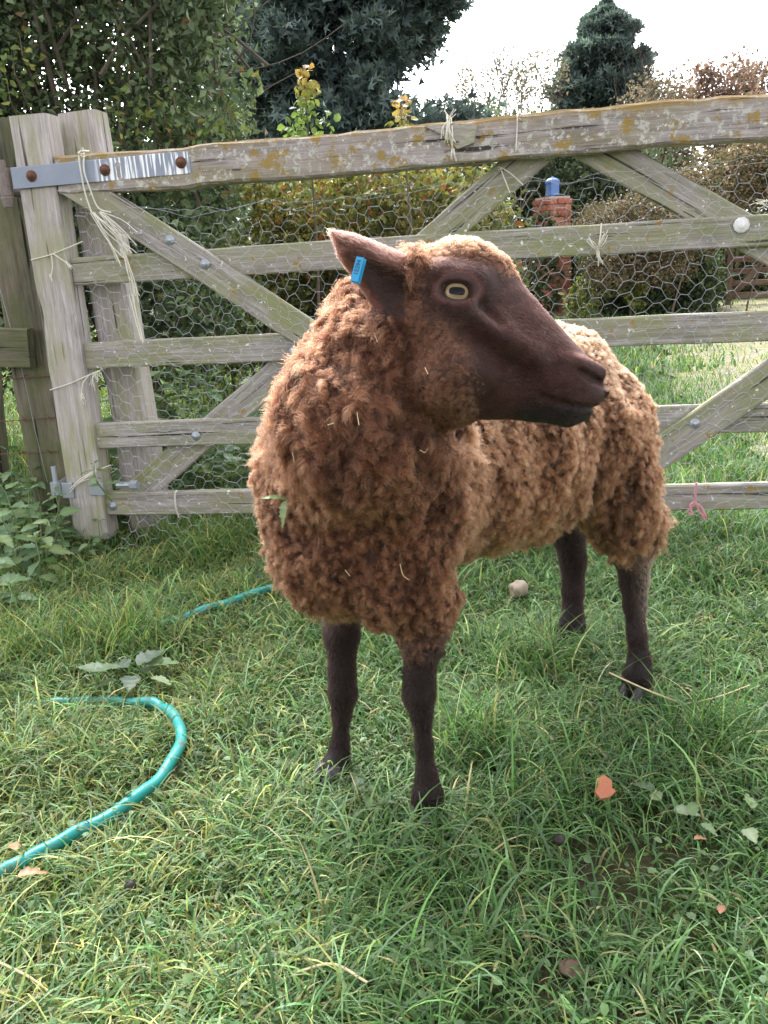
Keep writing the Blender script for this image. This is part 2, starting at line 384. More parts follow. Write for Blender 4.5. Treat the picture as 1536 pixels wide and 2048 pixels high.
# bottom hinge
g = Geo(); e1 = gt(113, 975, -.005)
add_tube(g, [e1 - UPZ * .022, e1 + UPZ * .018], .019, 10); add_tube(g, [e1 + UPZ * .01, e1 + UPZ * .07], .0085, 8); add_tube(g, [e1, e1 + GN * .13 - GE * .03], .011, 8)
obj('hinge_pin', g.mesh('hinge_pin', M_galv), gate)
board('hinge_plate', gt(124, 981, -.008), gt(146, 981, -.008), .05, .007, M_galv, gate, seed=5, wob=.0003, bev=.001)
board('hinge_plate', gt(178, 978, -.008), gt(207, 978, -.008), .042, .007, M_galv, gate, seed=6, wob=.0003, bev=.001)
g = Geo(); add_tube(g, [gt(235, 970, -.01), gt(272, 970, -.016)], .011, 8); add_tube(g, [gt(262, 970, -.014), gt(276, 970, -.017)], .015, 6); obj('hinge_bolt', g.mesh('hinge_bolt', M_galv), gate)

# hexagonal wire netting over the gate's face
def netting():
    r = np.random.default_rng(5); cw, ch = .0355, .042
    u0, u1 = .185, 2.6; nu = int((u1 - u0) / cw)
    wv = Waves(.12, .6, 14, 8); E0, E1 = [], []
    topv = lambda u: np.interp(u, [0, .25, .55, .9, 1.3, 1.6, 1.9, 2.2, 2.7], [1.03, 1.04, 1.01, 1.015, 1.03, 1.02, 1.03, 1.03, 1.03])
    def node(i, j, s):           # s=-1/+1: left/right end of the twisted horizontal wire of cell column i, row j
        u = u0 + i * cw + s * cw * .30; v = .015 + j * ch + (ch / 2 if i % 2 else 0); return np.array([u, v])
    for i in range(nu):
        for j in range(26):
            a, b = node(i, j, -1), node(i, j, 1)
            if b[1] > topv(b[0]) - .012: continue
            E0.append(a); E1.append(b)
            for jj in ((j, j - 1) if i % 2 == 0 else (j + 1, j)):
                if jj < 0: continue
                c_ = node(i + 1, jj, -1)
                if c_[1] > topv(c_[0]) - .012:
                    c_ = np.array([c_[0], topv(c_[0])])
                E0.append(b); E1.append(c_)
    us = np.linspace(u0, u1, 90)
    for dv in (0, .009):
        tv = topv(us) + dv + .006 * np.sin(us * 21 + dv * 300)
        E0 += list(np.c_[us[:-1], tv[:-1]]); E1 += list(np.c_[us[1:], tv[1:]])
    E0, E1 = np.array(E0), np.array(E1)
    def to3(q):
        P = np.c_[q, np.zeros(len(q))]; d = wv(P); d2 = wv(P + 5.1); d3 = wv(P * 1.3 + 9.7)
        uu, vv = q[:, 0] + .011 * d2 + .005 * wv(P * 4 + 3), q[:, 1] + .011 * d3 + .004 * wv(P * 4 + 7)
        low = np.clip((.12 - q[:, 1]) / .1, 0, 1)
        ww = -.012 + .006 * d - .03 * low * (1 + d2)
        return GO + uu[:, None] * GE + vv[:, None] * UPZ + ww[:, None] * GN
    A, B = to3(E0), to3(E1); T = nrm(B - A); X1 = nrm(np.cross(T, GN)); X2 = np.cross(T, X1); rad = np.full(len(A), .00052); isd = np.abs(E0[:, 1] - E1[:, 1]) < 1e-6; rad[isd] = .0008
    V = np.concatenate([np.concatenate([Q + rad[:, None] * (math.cos(th) * X1 + math.sin(th) * X2) for th in (0, 2.094, 4.189)]) for Q in (A, B)])
    n_ = len(A); q = np.arange(n_); F = [np.stack([q + k * n_, q + ((k + 1) % 3) * n_, q + ((k + 1) % 3) * n_ + 3 * n_, q + k * n_ + 3 * n_], -1) for k in range(3)]
    return mesh_np('wire_netting', V, np.concatenate(F), M_wire)
obj('wire_netting', netting(), gate)

# posts behind the gate's hanging end
post = empty('hanging_post', G3(-.10, 0, .2), 'wide mossy dark post with wires stapled to it behind the gate hinge', 'post')
board('post_timber', G3(-.10, -.05, .12), G3(-.115, 1.335, .12), .20, .17, M_post, post, seed=41, wob=.004, bev=.012)
post2 = empty('gate_post', G3(.17, 0, .2), 'pale grey split post standing just behind the gate stile', 'post')
board('post_timber', G3(.195, -.05, .13), G3(.145, 1.335, .13), .125, .10, M_wood_pale, post2, seed=42, wob=.003, bev=.012)
rail = board('fence_rail', gt(-160, 690, .07), gt(57, 697, .07), .125, .035, M_post, None, seed=44, wob=.003)
tag(rail, 'dark mossy fence rail nailed across the wide post', 'fence rail')
tr = empty('fence_post', gnd(-14, 1030), 'dark weathered post rising from the nettles beside the wide post', 'post')
pb = gnd(-30, 1040); board('post_timber', pb, atY(-70, 560, pb[1] + .02), .13, .1, M_post, tr, seed=45, wob=.006, bev=.015)

# barbed wire strands stapled on the mossy post
def barbed(y0, y1, label):
    g = Geo(); A, B = gt(-140, y0, .105), gt(112, y1, .105); P = spline([A, (A + B) / 2 - UPZ * .006, B], 14); add_tube(g, P, .0016, 5)
    for s in np.linspace(.15, .95, 5):
        q = A + (B - A) * s
        for k in range(2):
            d = nrm(rng.normal(size=3)); add_tube(g, [q - d * .014, q + d * .014], .0012, 4)
    tag(obj('barbed_wire', g.mesh('barbed_wire', M_rust)), label, 'wire', 'barbed wires on the mossy post')
barbed(672, 658, 'topmost rusty barbed wire strand on the mossy post, beside the fence rail')
barbed(758, 752, 'barbed wire strand on the mossy post just below the fence rail')
barbed(845, 835, 'barbed wire strand halfway down the mossy post')
barbed(908, 903, 'lowest barbed wire strand on the mossy post above the bottom hinge')
g = Geo(); add_tube(g, spline([gt(-5, 560, .10), gt(45, 745, .098), gt(70, 860, .098), gt(95, 965, .10)], 16), .0011, 4)
tag(obj('loose_wire', g.mesh('loose_wire', M_wire)), 'thin vertical wire hanging down the mossy post', 'wire')

# twine ties
def twine(strands, label, m_=None, rad=.0017, name='baler_twine', fray=None, seed=0, group=None):
    r = np.random.default_rng(seed + 900); g = Geo()
    for s in strands:
        P = [gt(x, y, w) for x, y, w in s]; P = spline(P, 8 + 4 * len(P)); add_tube(g, P, rad, 5)
    for (x, y, w, L, cnt, dx, dy, spread) in (fray or []):
        for k in range(cnt):
            a = np.array([x, y]) + r.normal(0, 2, 2); b = a + np.array([dx, dy]) * L + r.normal(0, spread, 2); mid = (a + b) / 2 + r.normal(0, spread * .5, 2)
            P = spline([gt(*a, w), gt(*mid, w - .008 + r.normal(0, .004)), gt(*b, w - .006 + r.normal(0, .006))], 8); add_tube(g, P, rad * .55, 4)
    o = obj(name, g.mesh(name, m_ or M_twine)); tag(o, label, 'twine', 'twine ties on the gate'); return o
twine([[(178, 302, .03), (160, 303, -.01), (158, 318, -.022), (163, 350, -.024), (170, 385, -.02), (183, 425, -.02)], [(168, 305, -.012), (168, 340, -.024), (178, 372, -.022), (196, 415, -.012), (222, 425, -.012)]],
      'long frayed pale twine looped over the top rail at the hinge strap', rad=.0024, seed=1,
      fray=[(185, 425, -.025, 1, 10, 65, 90, 14), (200, 425, -.025, 1, 7, 60, 45, 10), (245, 500, -.028, 1, 6, 30, 95, 8), (262, 590, -.028, 1, 3, 20, 95, 4), (158, 308, -.02, 1, 5, 6, -6, 5)])
twine([[(62, 520, -.003), (105, 508, -.006), (165, 483, .0)], [(103, 509, -.008), (105, 535, -.01), (101, 556, -.01)], [(107, 508, -.008), (125, 520, -.012), (140, 530, -.012)]],
      'pale twine tied round the gate stile level with the second rail', seed=2, fray=[(101, 550, -.01, 1, 5, 0, 10, 3), (132, 524, -.012, 1, 6, 14, 12, 4)])
twine([[(100, 780, -.003), (140, 767, -.006), (185, 747, -.004), (200, 742, 0)], [(178, 750, -.008), (165, 770, -.012), (163, 800, -.012)]],
      'pale twine tied round the gate stile below the third rail', seed=3, fray=[(163, 790, -.012, 1, 6, 3, 18, 3), (190, 745, -.01, 1, 14, 6, 10, 11)])
twine([[(140, 985, -.012), (155, 968, -.012), (185, 945, -.01), (222, 930, -.012)], [(140, 978, -.012), (165, 955, -.014), (200, 938, -.012)]],
      'pale twine knotted at the bottom hinge plate', seed=4, fray=[(150, 972, -.012, 1, 5, 40, -22, 5)])
twine([[(896, 236, .02), (894, 232, -.012), (898, 262, -.036), (906, 300, -.02), (912, 322, -.01)], [(902, 235, .0), (905, 270, -.036), (904, 318, -.012)]],
      'frayed pale twine tied over the cracked part of the top rail', rad=.0020, seed=5, fray=[(897, 245, -.036, 1, 9, -6, 36, 8), (900, 240, -.02, 1, 6, 0, -18, 8), (906, 300, -.03, 1, 6, 2, 20, 5)])
twine([[(1036, 228, .03), (1035, 232, -.012), (1034, 262, -.012), (1032, 300, -.012), (1030, 318, .03)]],
      'single pale twine loop wound round the top rail beyond the crack', seed=6, fray=[(1036, 232, -.012, 1, 4, 6, -5, 5)])
twine([[(1000, 335, .04), (1008, 355, .035), (1020, 386, .03)], [(1003, 335, .04), (1025, 350, .035), (1046, 370, .03)]],
      'small loose twine ends tied round the brace under the top rail', seed=7, fray=[(1000, 335, .04, 1, 4, 4, 6, 4)])
twine([[(1203, 446, .02), (1201, 470, .012), (1196, 500, .008), (1199, 522, .008)]],
      'white frayed twine tied on the second rail between brace and pillar', rad=.0022, seed=8, fray=[(1196, 502, .005, 1, 8, 6, 20, 4), (1196, 500, .005, 1, 4, -18, -26, 5), (1197, 498, .005, 1, 4, 14, -28, 4)])
twine([[(1536, 402, -.02), (1522, 405, -.02), (1545, 420, -.02)]], 'frayed pale twine knot on the netting above the large white washer', seed=9, fray=[(1530, 408, -.02, 1, 9, -10, -2, 8)])
twine([[(354, 980, .018), (350, 990, .012), (352, 1015, .012), (358, 1035, .02)]], 'short white twine loop on the bottom rail beside the sheep', rad=.0026, seed=10)
o = twine([[(1393, 965, -.012), (1391, 985, -.005), (1390, 1006, .0), (1376, 1022, .002), (1383, 1030, .002)], [(1390, 1006, .0), (1403, 1015, 0), (1412, 1034, -.005)], [(1391, 1003, -.002), (1398, 1020, 0), (1408, 1040, -.004)], [(1389, 1003, .0), (1380, 1012, 0), (1386, 1028, 0)]],
      'faded pink twine ribbon knotted on the bottom rail', M_pink, .0032, 'pink_twine', fray=[(1405, 1025, -.003, 1, 5, 6, 14, 3)], seed=11)
# ================================================================== VEGETATION
def leaf_cloud(name, P, size, col, matl=None, out=None, outw=.6, upw=.3, aspect=.62, fold=.14, bend=.12, hexa=False):
    n_ = len(P); size = np.broadcast_to(size, (n_,))[:, None]
    nv = rng.normal(size=(n_, 3)) + UPZ * upw
    if out is not None: nv = nrm(nv) + out * outw
    nv = nrm(nv); t1 = rng.normal(size=(n_, 3)); t1 = nrm(t1 - nv * (t1 * nv).sum(1, keepdims=True)); b = np.cross(nv, t1)
    L, Wd = size, size * aspect * .5
    if hexa:
        V = [P, P + t1 * L * .3 + b * Wd * .9 + nv * L * fold * .7, P + t1 * L * .72 + b * Wd * .75 + nv * L * (fold * .5 - bend * .5), P + t1 * L - nv * L * bend, P + t1 * L * .72 - b * Wd * .75 + nv * L * (fold * .5 - bend * .5), P + t1 * L * .3 - b * Wd * .9 + nv * L * fold * .7, P + t1 * L * .5 - nv * L * .02]
        F = [[0, 1, 6], [1, 2, 6], [2, 3, 6], [3, 4, 6], [4, 5, 6], [5, 0, 6]]
    else:
        V = [P, P + t1 * L * .48 + b * Wd + nv * L * fold, P + t1 * L - nv * L * bend, P + t1 * L * .48 - b * Wd + nv * L * fold]; F = [[0, 1, 2], [0, 2, 3]]
    k = len(V); V = np.stack(V, 1).reshape(-1, 3); F = (np.arange(n_)[:, None, None] * k + np.array(F)).reshape(-1, 3)
    return mesh_np(name, V, F, matl or M_leaf, np.repeat(col, k, 0))
def cluster_pts(Cn, R, per, flat=1.0):
    n_ = len(Cn); u = nrm(rng.normal(size=(n_ * per, 3))); r = rng.random((n_ * per, 1)) ** (1 / 2.4)
    o = u * r * np.repeat(np.broadcast_to(R, (n_,)), per)[:, None]; o[:, 2] *= flat
    return np.repeat(Cn, per, 0) + o, u, np.repeat(np.arange(n_), per)
def pal(n_, cols, w, var=.22, clus=None, cvar=.18):
    cols = np.array(cols, float); c = cols[rng.choice(len(cols), n_, p=np.array(w) / sum(w))] * (1 + rng.normal(0, var, (n_, 1)))
    if clus is not None: c = c * (1 + rng.normal(0, cvar, (clus.max() + 1, 1)))[clus]
    return np.clip(c, .006, .8)
def branch(g, p, d, L, r, depth, spread=.55, seed=None, up_=.15, kids=(2, 4), taper=.55, bendy=.12, tips=None):
    n_ = 6; P = [np.array(p, float)]; dd = nrm(np.array(d, float))
    for k in range(n_ - 1): dd = nrm(dd + rng.normal(0, bendy, 3) + UPZ * up_ * .2); P.append(P[-1] + dd * L / (n_ - 1))
    R = np.linspace(r, r * taper, n_); add_tube(g, P, R, 5 if r < .02 else 8)
    if tips is not None and depth <= 1: tips.extend(P[2:])
    if depth <= 0: return
    for k in range(rng.integers(kids[0], kids[1] + 1)):
        q = rng.integers(2, n_); ax = nrm(np.cross(dd, rng.normal(size=3))); nd = nrm(dd + ax * spread * rng.uniform(.6, 1.4) + UPZ * up_)
        branch(g, P[q], nd, L * rng.uniform(.55, .8), R[q] * .62, depth - 1, spread, None, up_, kids, taper, bendy, tips)
def px_clusters(n_, poly_x, ytop, ybot, Yr, keep=None):
    """cluster centres filling a stretch of hedge: measured in the photograph, spread over real depth"""
    x = rng.uniform(poly_x[0], poly_x[1], n_ * 3); f = rng.random(n_ * 3) ; yt, yb = np.interp(x, *ytop), np.interp(x, *ybot)
    y = yt + (yb - yt) * f; Yd = rng.uniform(Yr[0], Yr[1], n_ * 3); P = np.array([atY(a, b, c_) for a, b, c_ in zip(x, y, Yd)])
    ok = P[:, 2] > -.05
    if keep is not None: ok &= keep(x, y)
    return P[ok][:n_]

# ---- broad-leaved thicket by the hinge post
th_ = empty('hawthorn_tree', atY(250, 900, 4.6) * np.array([1, 1, 0]), 'dark green thorny tree rising behind the gate posts, sky showing through', 'tree')
g = Geo(); tips = []
for (x, Yd, lean) in ((60, 4.3, (-.1, 0, 1)), (160, 4.6, (.1, .1, 1)), (270, 4.4, (-.05, 0, 1)), (340, 4.8, (-.05, 0, 1)), (-80, 4.2, (0, 0, 1))):
    b0 = atY(x, 800, Yd) * np.array([1, 1, 0]); branch(g, b0, lean, 1.9, .035, 3, .5, None, .25, (3, 5), tips=tips)
for k in range(26):
    a_ = atY(rng.uniform(20, 440), rng.uniform(-50, 330), rng.uniform(3.9, 4.4)); d_ = nrm(np.array([rng.normal(0, .6), rng.normal(0, .3), 1])); branch(g, a_ - d_ * .4, d_, rng.uniform(.5, .9), .008, 1, .6, None, .1, (1, 3))
add_tube(g, spline([atY(60, -20, 4.0), atY(85, 90, 3.95), atY(100, 150, 3.95), atY(125, 260, 4.0), atY(150, 420, 4.1)], 20), [.012] * 20, 6)
obj('trunk', g.mesh('trunk', M_bark), th_)
def keepL(x, y): return ~((x > 470 - .10 * (250 - y)) & (y < 330)) & (rng.random(len(x)) < np.where((x > 60) & (x < 400) & (y > 60) & (y < 240), .72, 1))
Cn = np.concatenate([px_clusters(520, (-260, 520), ([-260, 520], [-420, -420]), ([-260, 520], [330, 330]), (3.8, 5.6), keepL),
                     px_clusters(200, (-200, 470), ([-200, 470], [330, 380]), ([-200, 470], [760, 720]), (3.7, 5.2))])
P_, u, cl = cluster_pts(Cn, rng.uniform(.10, .22, len(Cn)), 95); 
col = pal(len(P_), [(.085, .125, .062), (.115, .16, .08), (.16, .205, .11), (.052, .078, .042), (.22, .22, .07), (.20, .13, .06)], [4, 5, 3.5, 2.5, .3, .3], .25, cl)
obj('crown', leaf_cloud('crown', P_, rng.uniform(.028, .055, len(P_)), col, out=u, hexa=False), th_)
# brighter sprigs along its lower edge
for x, y in ((262, 190), (300, 225), (240, 265), (330, 240), (215, 250), (350, 215), (460, 250), (400, 260), (30, 150), (20, 200), (45, 110)):
    c0 = atY(x, y, 3.75); e = empty('bramble_sprig', c0, 'light yellow-green leafy sprig poking out of the thorny tree', 'sprig', 'bright sprigs on the thorny tree')
    P_, u, cl = cluster_pts(c0[None], .09, 20); obj('leaves', leaf_cloud('leaves', P_, rng.uniform(.022, .042, len(P_)), pal(len(P_), [(.16, .22, .06), (.24, .24, .06), (.12, .19, .05)], [3, 1, 2]), hexa=True), e)
    g = Geo(); add_tube(g, [c0 - UPZ * .12 + np.array([0, .12, 0]), c0, c0 + UPZ * .08], [.004, .003, .001], 5); obj('stem', g.mesh('stem', M_twig), e)

# ---- autumn hedge beyond the gate
hd = empty('autumn_hedge', atY(760, 640, 6.6) * np.array([1, 1, 0]), 'yellowing autumn hedge with orange leaves behind the gate', 'hedge')
tops = ([300, 480, 560, 700, 900, 1000, 1085], [330, 330, 350, 335, 345, 370, 395]); bots = ([300, 1085], [760, 660])
Cn = px_clusters(420, (360, 1010), tops, bots, (5.6, 7.2)); P_, u, cl = cluster_pts(Cn, rng.uniform(.12, .24, len(Cn)), 90)
q = prj(P_); warm_ = np.clip(sstep((520 - np.abs(q[:, 0] - 760)) / 300) * sstep((640 - q[:, 1]) / 160), 0, 1)
c1 = pal(len(P_), [(.13, .16, .065), (.18, .20, .075), (.085, .115, .05), (.25, .235, .08)], [4, 3, 4, 1.5], .25, cl)
c2 = pal(len(P_), [(.24, .22, .055), (.30, .19, .045), (.26, .10, .035), (.19, .20, .06), (.14, .15, .05)], [3, 1.3, .9, 4, 4], .25, cl)
col = np.where((rng.random(len(P_)) < warm_ * .75)[:, None], c2, c1)
obj('foliage', leaf_cloud('foliage', P_, rng.uniform(.035, .065, len(P_)), col, out=u), hd)
g = Geo()
for k in range(40):
    a_ = atY(rng.uniform(380, 1060), 700, rng.uniform(5.8, 6.8)) * np.array([1, 1, 0]); branch(g, a_, (rng.normal(0, .2), 0, 1), rng.uniform(.6, 1.1), .012, 1, .6, None, .2, (2, 4))
obj('stems', g.mesh('stems', M_twig), hd)['kind'] = 'stuff'
# pale grassy haze of seed heads at its top
# young maple shoots standing above the rail
for (x, y0, y1, Yd, lab, cnt) in ((625, 130, 300, 5.2, 'tall pale green maple shoot standing before the big cypress' , 210), (820, 195, 260, 5.2, 'small yellowing shoot above the top rail before the big cypress', 60)):
    b0 = atY(x, 640, Yd) * np.array([1, 1, 0]); sh = empty('maple_shoot', b0, lab, 'sapling'); g = Geo(); tp_ = atY(x - 20, y0, Yd); add_tube(g, spline([b0, (b0 + tp_) / 2 + np.array([.03, 0, 0]), tp_], 12), np.linspace(.012, .003, 12), 6); obj('stem', g.mesh('stem', M_twig), sh)
    yy = y0 + (y1 - y0) * rng.random(cnt) ** .7; xx = x - 14 + rng.normal(0, 1, cnt) * (6 + 22 * np.clip((yy - y0) / 140, 0, 1)); P_ = np.array([atY(a, b, Yd + rng.normal(0, .08)) for a, b in zip(xx, yy)])
    f = np.clip((yy - y0) / 90, 0, 1)[:, None]; col = np.array([.34, .20, .07]) * (1 - f) + np.array([.17, .25, .07]) * f; col = col * rng.uniform(.7, 1.3, (cnt, 1))
    obj('crown', leaf_cloud('crown', P_, rng.uniform(.028, .055, cnt), col, hexa=True, aspect=.85), sh)

# ---- conifers
def conifer(name, label, base, H, prof, nspray, cols, w, size, trunk_r=.18, seed=0, gap=0.0):
    e = empty(name, base, label, 'tree', None); g = Geo(); add_tube(g, [base, base + UPZ * H * .5, base + UPZ * H * .97], [trunk_r, trunk_r * .6, .02], 8)
    hz = np.array([p[0] for p in prof]) * H; rz = np.array([p[1] for p in prof])
    z = rng.uniform(hz[0], hz[-1], 900); nb = 260; zb = np.append(rng.uniform(hz[0], hz[-1] * .97, nb - 8), np.linspace(.9, 1.0, 8) * hz[-1]); th = rng.uniform(0, 6.28, nb); rb = np.interp(zb, hz, rz) * rng.uniform(.68, 1.16, nb)
    tips = np.c_[base[0] + np.cos(th) * rb, base[1] + np.sin(th) * rb, zb + rb * .18]
    for k in range(0, nb, 3): add_tube(g, [np.array([base[0], base[1], max(zb[k] - .1 * rb[k], .1)]), base * .25 + tips[k] * .75 + UPZ * zb[k] * .22], [.02, .004], 4)
    obj('trunk', g.mesh('trunk', M_bark), e)
    per = nspray // nb; s_ = rng.random((nb, per)) ** .45
    root = np.array([base[0], base[1], 0]) + np.c_[np.zeros(nb), np.zeros(nb), np.maximum(zb - .1 * rb, .05)]
    C_ = root[:, None] + (tips - root)[:, None] * s_[..., None]; wd = (.12 + .22 * (1 - s_)) * np.clip(rb, .10, 1.1)[:, None] * .75
    P_ = (C_ + rng.normal(size=(nb, per, 3)) * wd[..., None] * np.array([1, 1, .75])).reshape(-1, 3); n_ = len(P_)
    out = nrm((P_ - np.array([base[0], base[1], 0])) * np.array([1, 1, 0])); cl = np.repeat(np.arange(nb), per)
    d = nrm(out + UPZ * rng.normal(.25, .45, (n_, 1)) + rng.normal(0, .55, (n_, 3))); nv = nrm(np.cross(d, rng.normal(size=(n_, 3)))); b = np.cross(d, nv); L = rng.uniform(.6, 1.25, (n_, 1)) * size
    V = np.stack([P_ - b * L * .13, P_ + b * L * .13, P_ + d * L, P_ + b * L * .02, P_ + d * L * .42 + b * L * .02, P_ + d * L * .70 + b * L * .46 + nv * L * .14, P_ - b * L * .02, P_ + d * L * .40 - b * L * .02, P_ + d * L * .64 - b * L * .48 + nv * L * .14], 1).reshape(-1, 3)
    F = (np.arange(n_)[:, None, None] * 9 + np.array([[0, 1, 2], [3, 4, 5], [6, 7, 8]])).reshape(-1, 3)
    obj('crown', mesh_np('crown', V, F, M_leaf, np.repeat(pal(n_, cols, w, .25, cl, .2), 9, 0)), e)
    return e
CY = [(.105, .15, .145), (.135, .185, .175), (.072, .105, .105), (.17, .215, .19)]  # cypress green, blued and lightened so the leaf colour carries the haze
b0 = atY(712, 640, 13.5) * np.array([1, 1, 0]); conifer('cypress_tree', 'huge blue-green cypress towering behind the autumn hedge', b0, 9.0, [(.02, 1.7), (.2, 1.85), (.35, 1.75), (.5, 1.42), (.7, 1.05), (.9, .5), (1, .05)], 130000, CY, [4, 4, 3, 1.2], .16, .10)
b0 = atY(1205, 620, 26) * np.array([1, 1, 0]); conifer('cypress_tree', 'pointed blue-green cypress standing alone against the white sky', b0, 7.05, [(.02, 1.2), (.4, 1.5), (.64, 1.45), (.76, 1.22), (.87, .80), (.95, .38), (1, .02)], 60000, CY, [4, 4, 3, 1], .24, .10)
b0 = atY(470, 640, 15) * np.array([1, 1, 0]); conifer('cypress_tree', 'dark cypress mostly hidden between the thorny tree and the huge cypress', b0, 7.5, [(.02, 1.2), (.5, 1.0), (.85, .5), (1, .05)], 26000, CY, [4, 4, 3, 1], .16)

# ---- thin trees against the sky
def thin_tree(name, label, x, Yd, ytop, n_st, wpx, cols, w, leafn, lsize, group=None, r0=.035):
    b0 = atY(x, 620, Yd) * np.array([1, 1, 0]); Ht = atY(x, ytop, Yd)[2]; e = empty(name, b0, label, 'tree', group); g = Geo(); tips = []
    for k in range(n_st):
        dx = (k - (n_st - 1) / 2) / max(n_st, 1) * wpx / FPX * Yd * .8; branch(g, b0 + np.array([dx * .3, rng.normal(0, .3), 0]), (dx * .28, rng.normal(0, .05), 1), Ht * rng.uniform(.5, .62), r0, 3, .38, None, .35, (3, 4), bendy=.07, tips=tips)
    obj('trunk', g.mesh('trunk', M_twig), e); tips = np.array(tips); ok = tips[:, 2] < Ht * 1.03; tips = tips[ok]
    P_ = tips[rng.integers(0, len(tips), leafn)] + rng.normal(0, .10, (leafn, 3)); obj('crown', leaf_cloud('crown', P_, rng.uniform(.6, 1.2, leafn) * lsize, pal(leafn, cols, w)), e)
GB = [(.16, .15, .10), (.11, .12, .07), (.22, .17, .11)]
thin_tree('slender_tree', 'sparse small-leaved tree right beside the lone cypress, sky between its twigs', 1050, 23, 120, 4, 110, GB, [3, 3, 2], 2400, .085, None, .05)
thin_tree('slender_tree', 'sparse wispy tree between the huge cypress and its sparse neighbour', 970, 22, 140, 3, 70, GB, [3, 3, 2], 1300, .085, None, .045)
PKK = [(.26, .16, .13), (.20, .13, .11), (.30, .20, .15), (.15, .13, .09)]
thin_tree('copper_tree', 'pinkish brown leaved tree beyond the beech hedge', 1430, 19, 145, 7, 300, PKK, [4, 3, 2, 2], 7500, .10, None, .03)
thin_tree('copper_tree', 'dull brown leaved tree between the lone cypress and the pinkish tree', 1320, 20, 180, 4, 140, [(.17, .14, .10), (.13, .12, .08), (.21, .15, .11)], [3, 3, 2], 3600, .09, None, .03)
thin_tree('copper_tree', 'grey-pink leaved tree at the far end of the beech hedge', 1570, 17, 160, 5, 160, PKK, [2, 3, 2, 3], 4200, .10, None, .03)

# ---- dark trees closing the lane
def bush(name, label, cat, xr, tops, bots, Yr, nC, per, rad, cols, w, lsize, hexa=False, part='foliage', stems=8, group=None):
    xm = (xr[0] + xr[1]) / 2; e = empty(name, atY(xm, 640, (Yr[0] + Yr[1]) / 2) * np.array([1, 1, 0]), label, cat, group)
    Cn = px_clusters(nC, xr, tops, bots, Yr); P_, u, cl = cluster_pts(Cn, rng.uniform(.7, 1.25, len(Cn)) * rad, per); P_ = P_[P_[:, 2] > .0] if False else P_
    obj(part, leaf_cloud(part, P_, rng.uniform(.7, 1.3, len(P_)) * lsize, pal(len(P_), cols, w, .22, cl, .22), out=u, hexa=hexa), e)
    g = Geo()
    for k in range(stems):
        a_ = atY(rng.uniform(*xr), 640, rng.uniform(*Yr)) * np.array([1, 1, 0]); branch(g, a_, (rng.normal(0, .2), 0, 1), rng.uniform(.5, .9) * atY(xm, np.interp(xm, *tops), Yr[0])[2], .012, 1, .5, None, .2, (2, 3))
    obj('stems', g.mesh('stems', M_twig), e)['kind'] = 'stuff'; return e
bush('evergreen_tree', 'dark evergreen tree closing the lane behind the brick pillar', 'tree', (880, 1330), ([880, 1000, 1150, 1330], [250, 262, 255, 290]), ([880, 1330], [560, 560]), (15.5, 18), 260, 90, .42, [(.06, .085, .05), (.08, .11, .06), (.11, .145, .075), (.14, .14, .08)], [4, 4, 2, .6], .12, part='crown')
bush('beech_hedge', 'tall bronze beech hedge sloping down along the lane', 'hedge', (1185, 1760), ([1130, 1290, 1400, 1536, 1760], [452, 405, 345, 292, 250]), ([1130, 1400, 1470, 1760], [560, 540, 400, 380]), (9.6, 11.6), 300, 190, .25, [(.15, .108, .065), (.115, .098, .056), (.19, .125, .072), (.09, .10, .055), (.23, .165, .095)], [4, 4, 2, 3, 1], .042, stems=3)
bush('laurel_hedge', 'dark green evergreen hedge below the beech along the lane', 'hedge', (1178, 1425), ([1142, 1250, 1400, 1470], [500, 485, 500, 505]), ([1142, 1470], [618, 612]), (11.2, 12.6), 190, 85, .22, [(.05, .08, .04), (.08, .115, .05), (.12, .155, .06), (.17, .17, .07)], [4, 4, 2, .8], .07)
for (x, y, Yd, lab, rr_) in ((1150, 588, 10.6, 'pale yellow-green leafy shrub at the foot of the brick pillar', 20), (1196, 552, 10.6, 'light green upright leafy shrub beside the brick pillar', 22), (1262, 585, 10.5, 'yellow-leaved shrub growing in front of the evergreen hedge', 20)):
    c0 = atY(x, y, Yd); e = empty('leafy_shrub', c0 * np.array([1, 1, 0]), lab, 'shrub'); rr2 = rr_ / FPX * Yd
    Cn = c0 + rng.normal(0, 1, (10, 3)) * rr2 * np.array([.75, .5, .9]); P_, u, cl = cluster_pts(Cn, rr2 * .55, 26); obj('foliage', leaf_cloud('foliage', P_, rng.uniform(.06, .11, len(P_)), pal(len(P_), [(.22, .25, .07), (.28, .27, .09), (.12, .17, .05)], [3, 2, 2]), out=u, hexa=True, aspect=.45), e)
    g = Geo(); add_tube(g, [c0 * np.array([1, 1, 0]), c0], [.015, .006], 5); obj('stem', g.mesh('stem', M_twig), e)
bush('roadside_hedge', 'low dull green hedge at the end of the lane behind the far gate', 'hedge', (1380, 1800), ([1380, 1800], [470, 470]), ([1380, 1800], [600, 600]), (13.6, 15), 150, 80, .3, [(.06, .08, .035), (.10, .10, .05), (.13, .10, .05)], [4, 3, 2], .08, stems=2)
bush('field_hedge', 'dense dark green hedge running on past the mossy post', 'hedge', (-1500, -200), ([-1500, -200], [150, -150]), ([-1500, -200], [760, 760]), (4.0, 5.6), 330, 80, .24, [(.085, .125, .062), (.115, .16, .08), (.052, .078, .042), (.20, .18, .07)], [4, 4, 3, .5], .05)
# far woodland closing the horizon
bush('woodland', 'dull green woodland edge in the far distance', 'woodland', (-1400, 2900), ([-1400, 2900], [330, 330]), ([-1400, 2900], [600, 520]), (42, 52), 420, 70, 1.6, [(.06, .08, .045), (.09, .10, .06), (.12, .11, .07)], [4, 3, 2], .5, part='canopy')['kind'] = 'stuff'

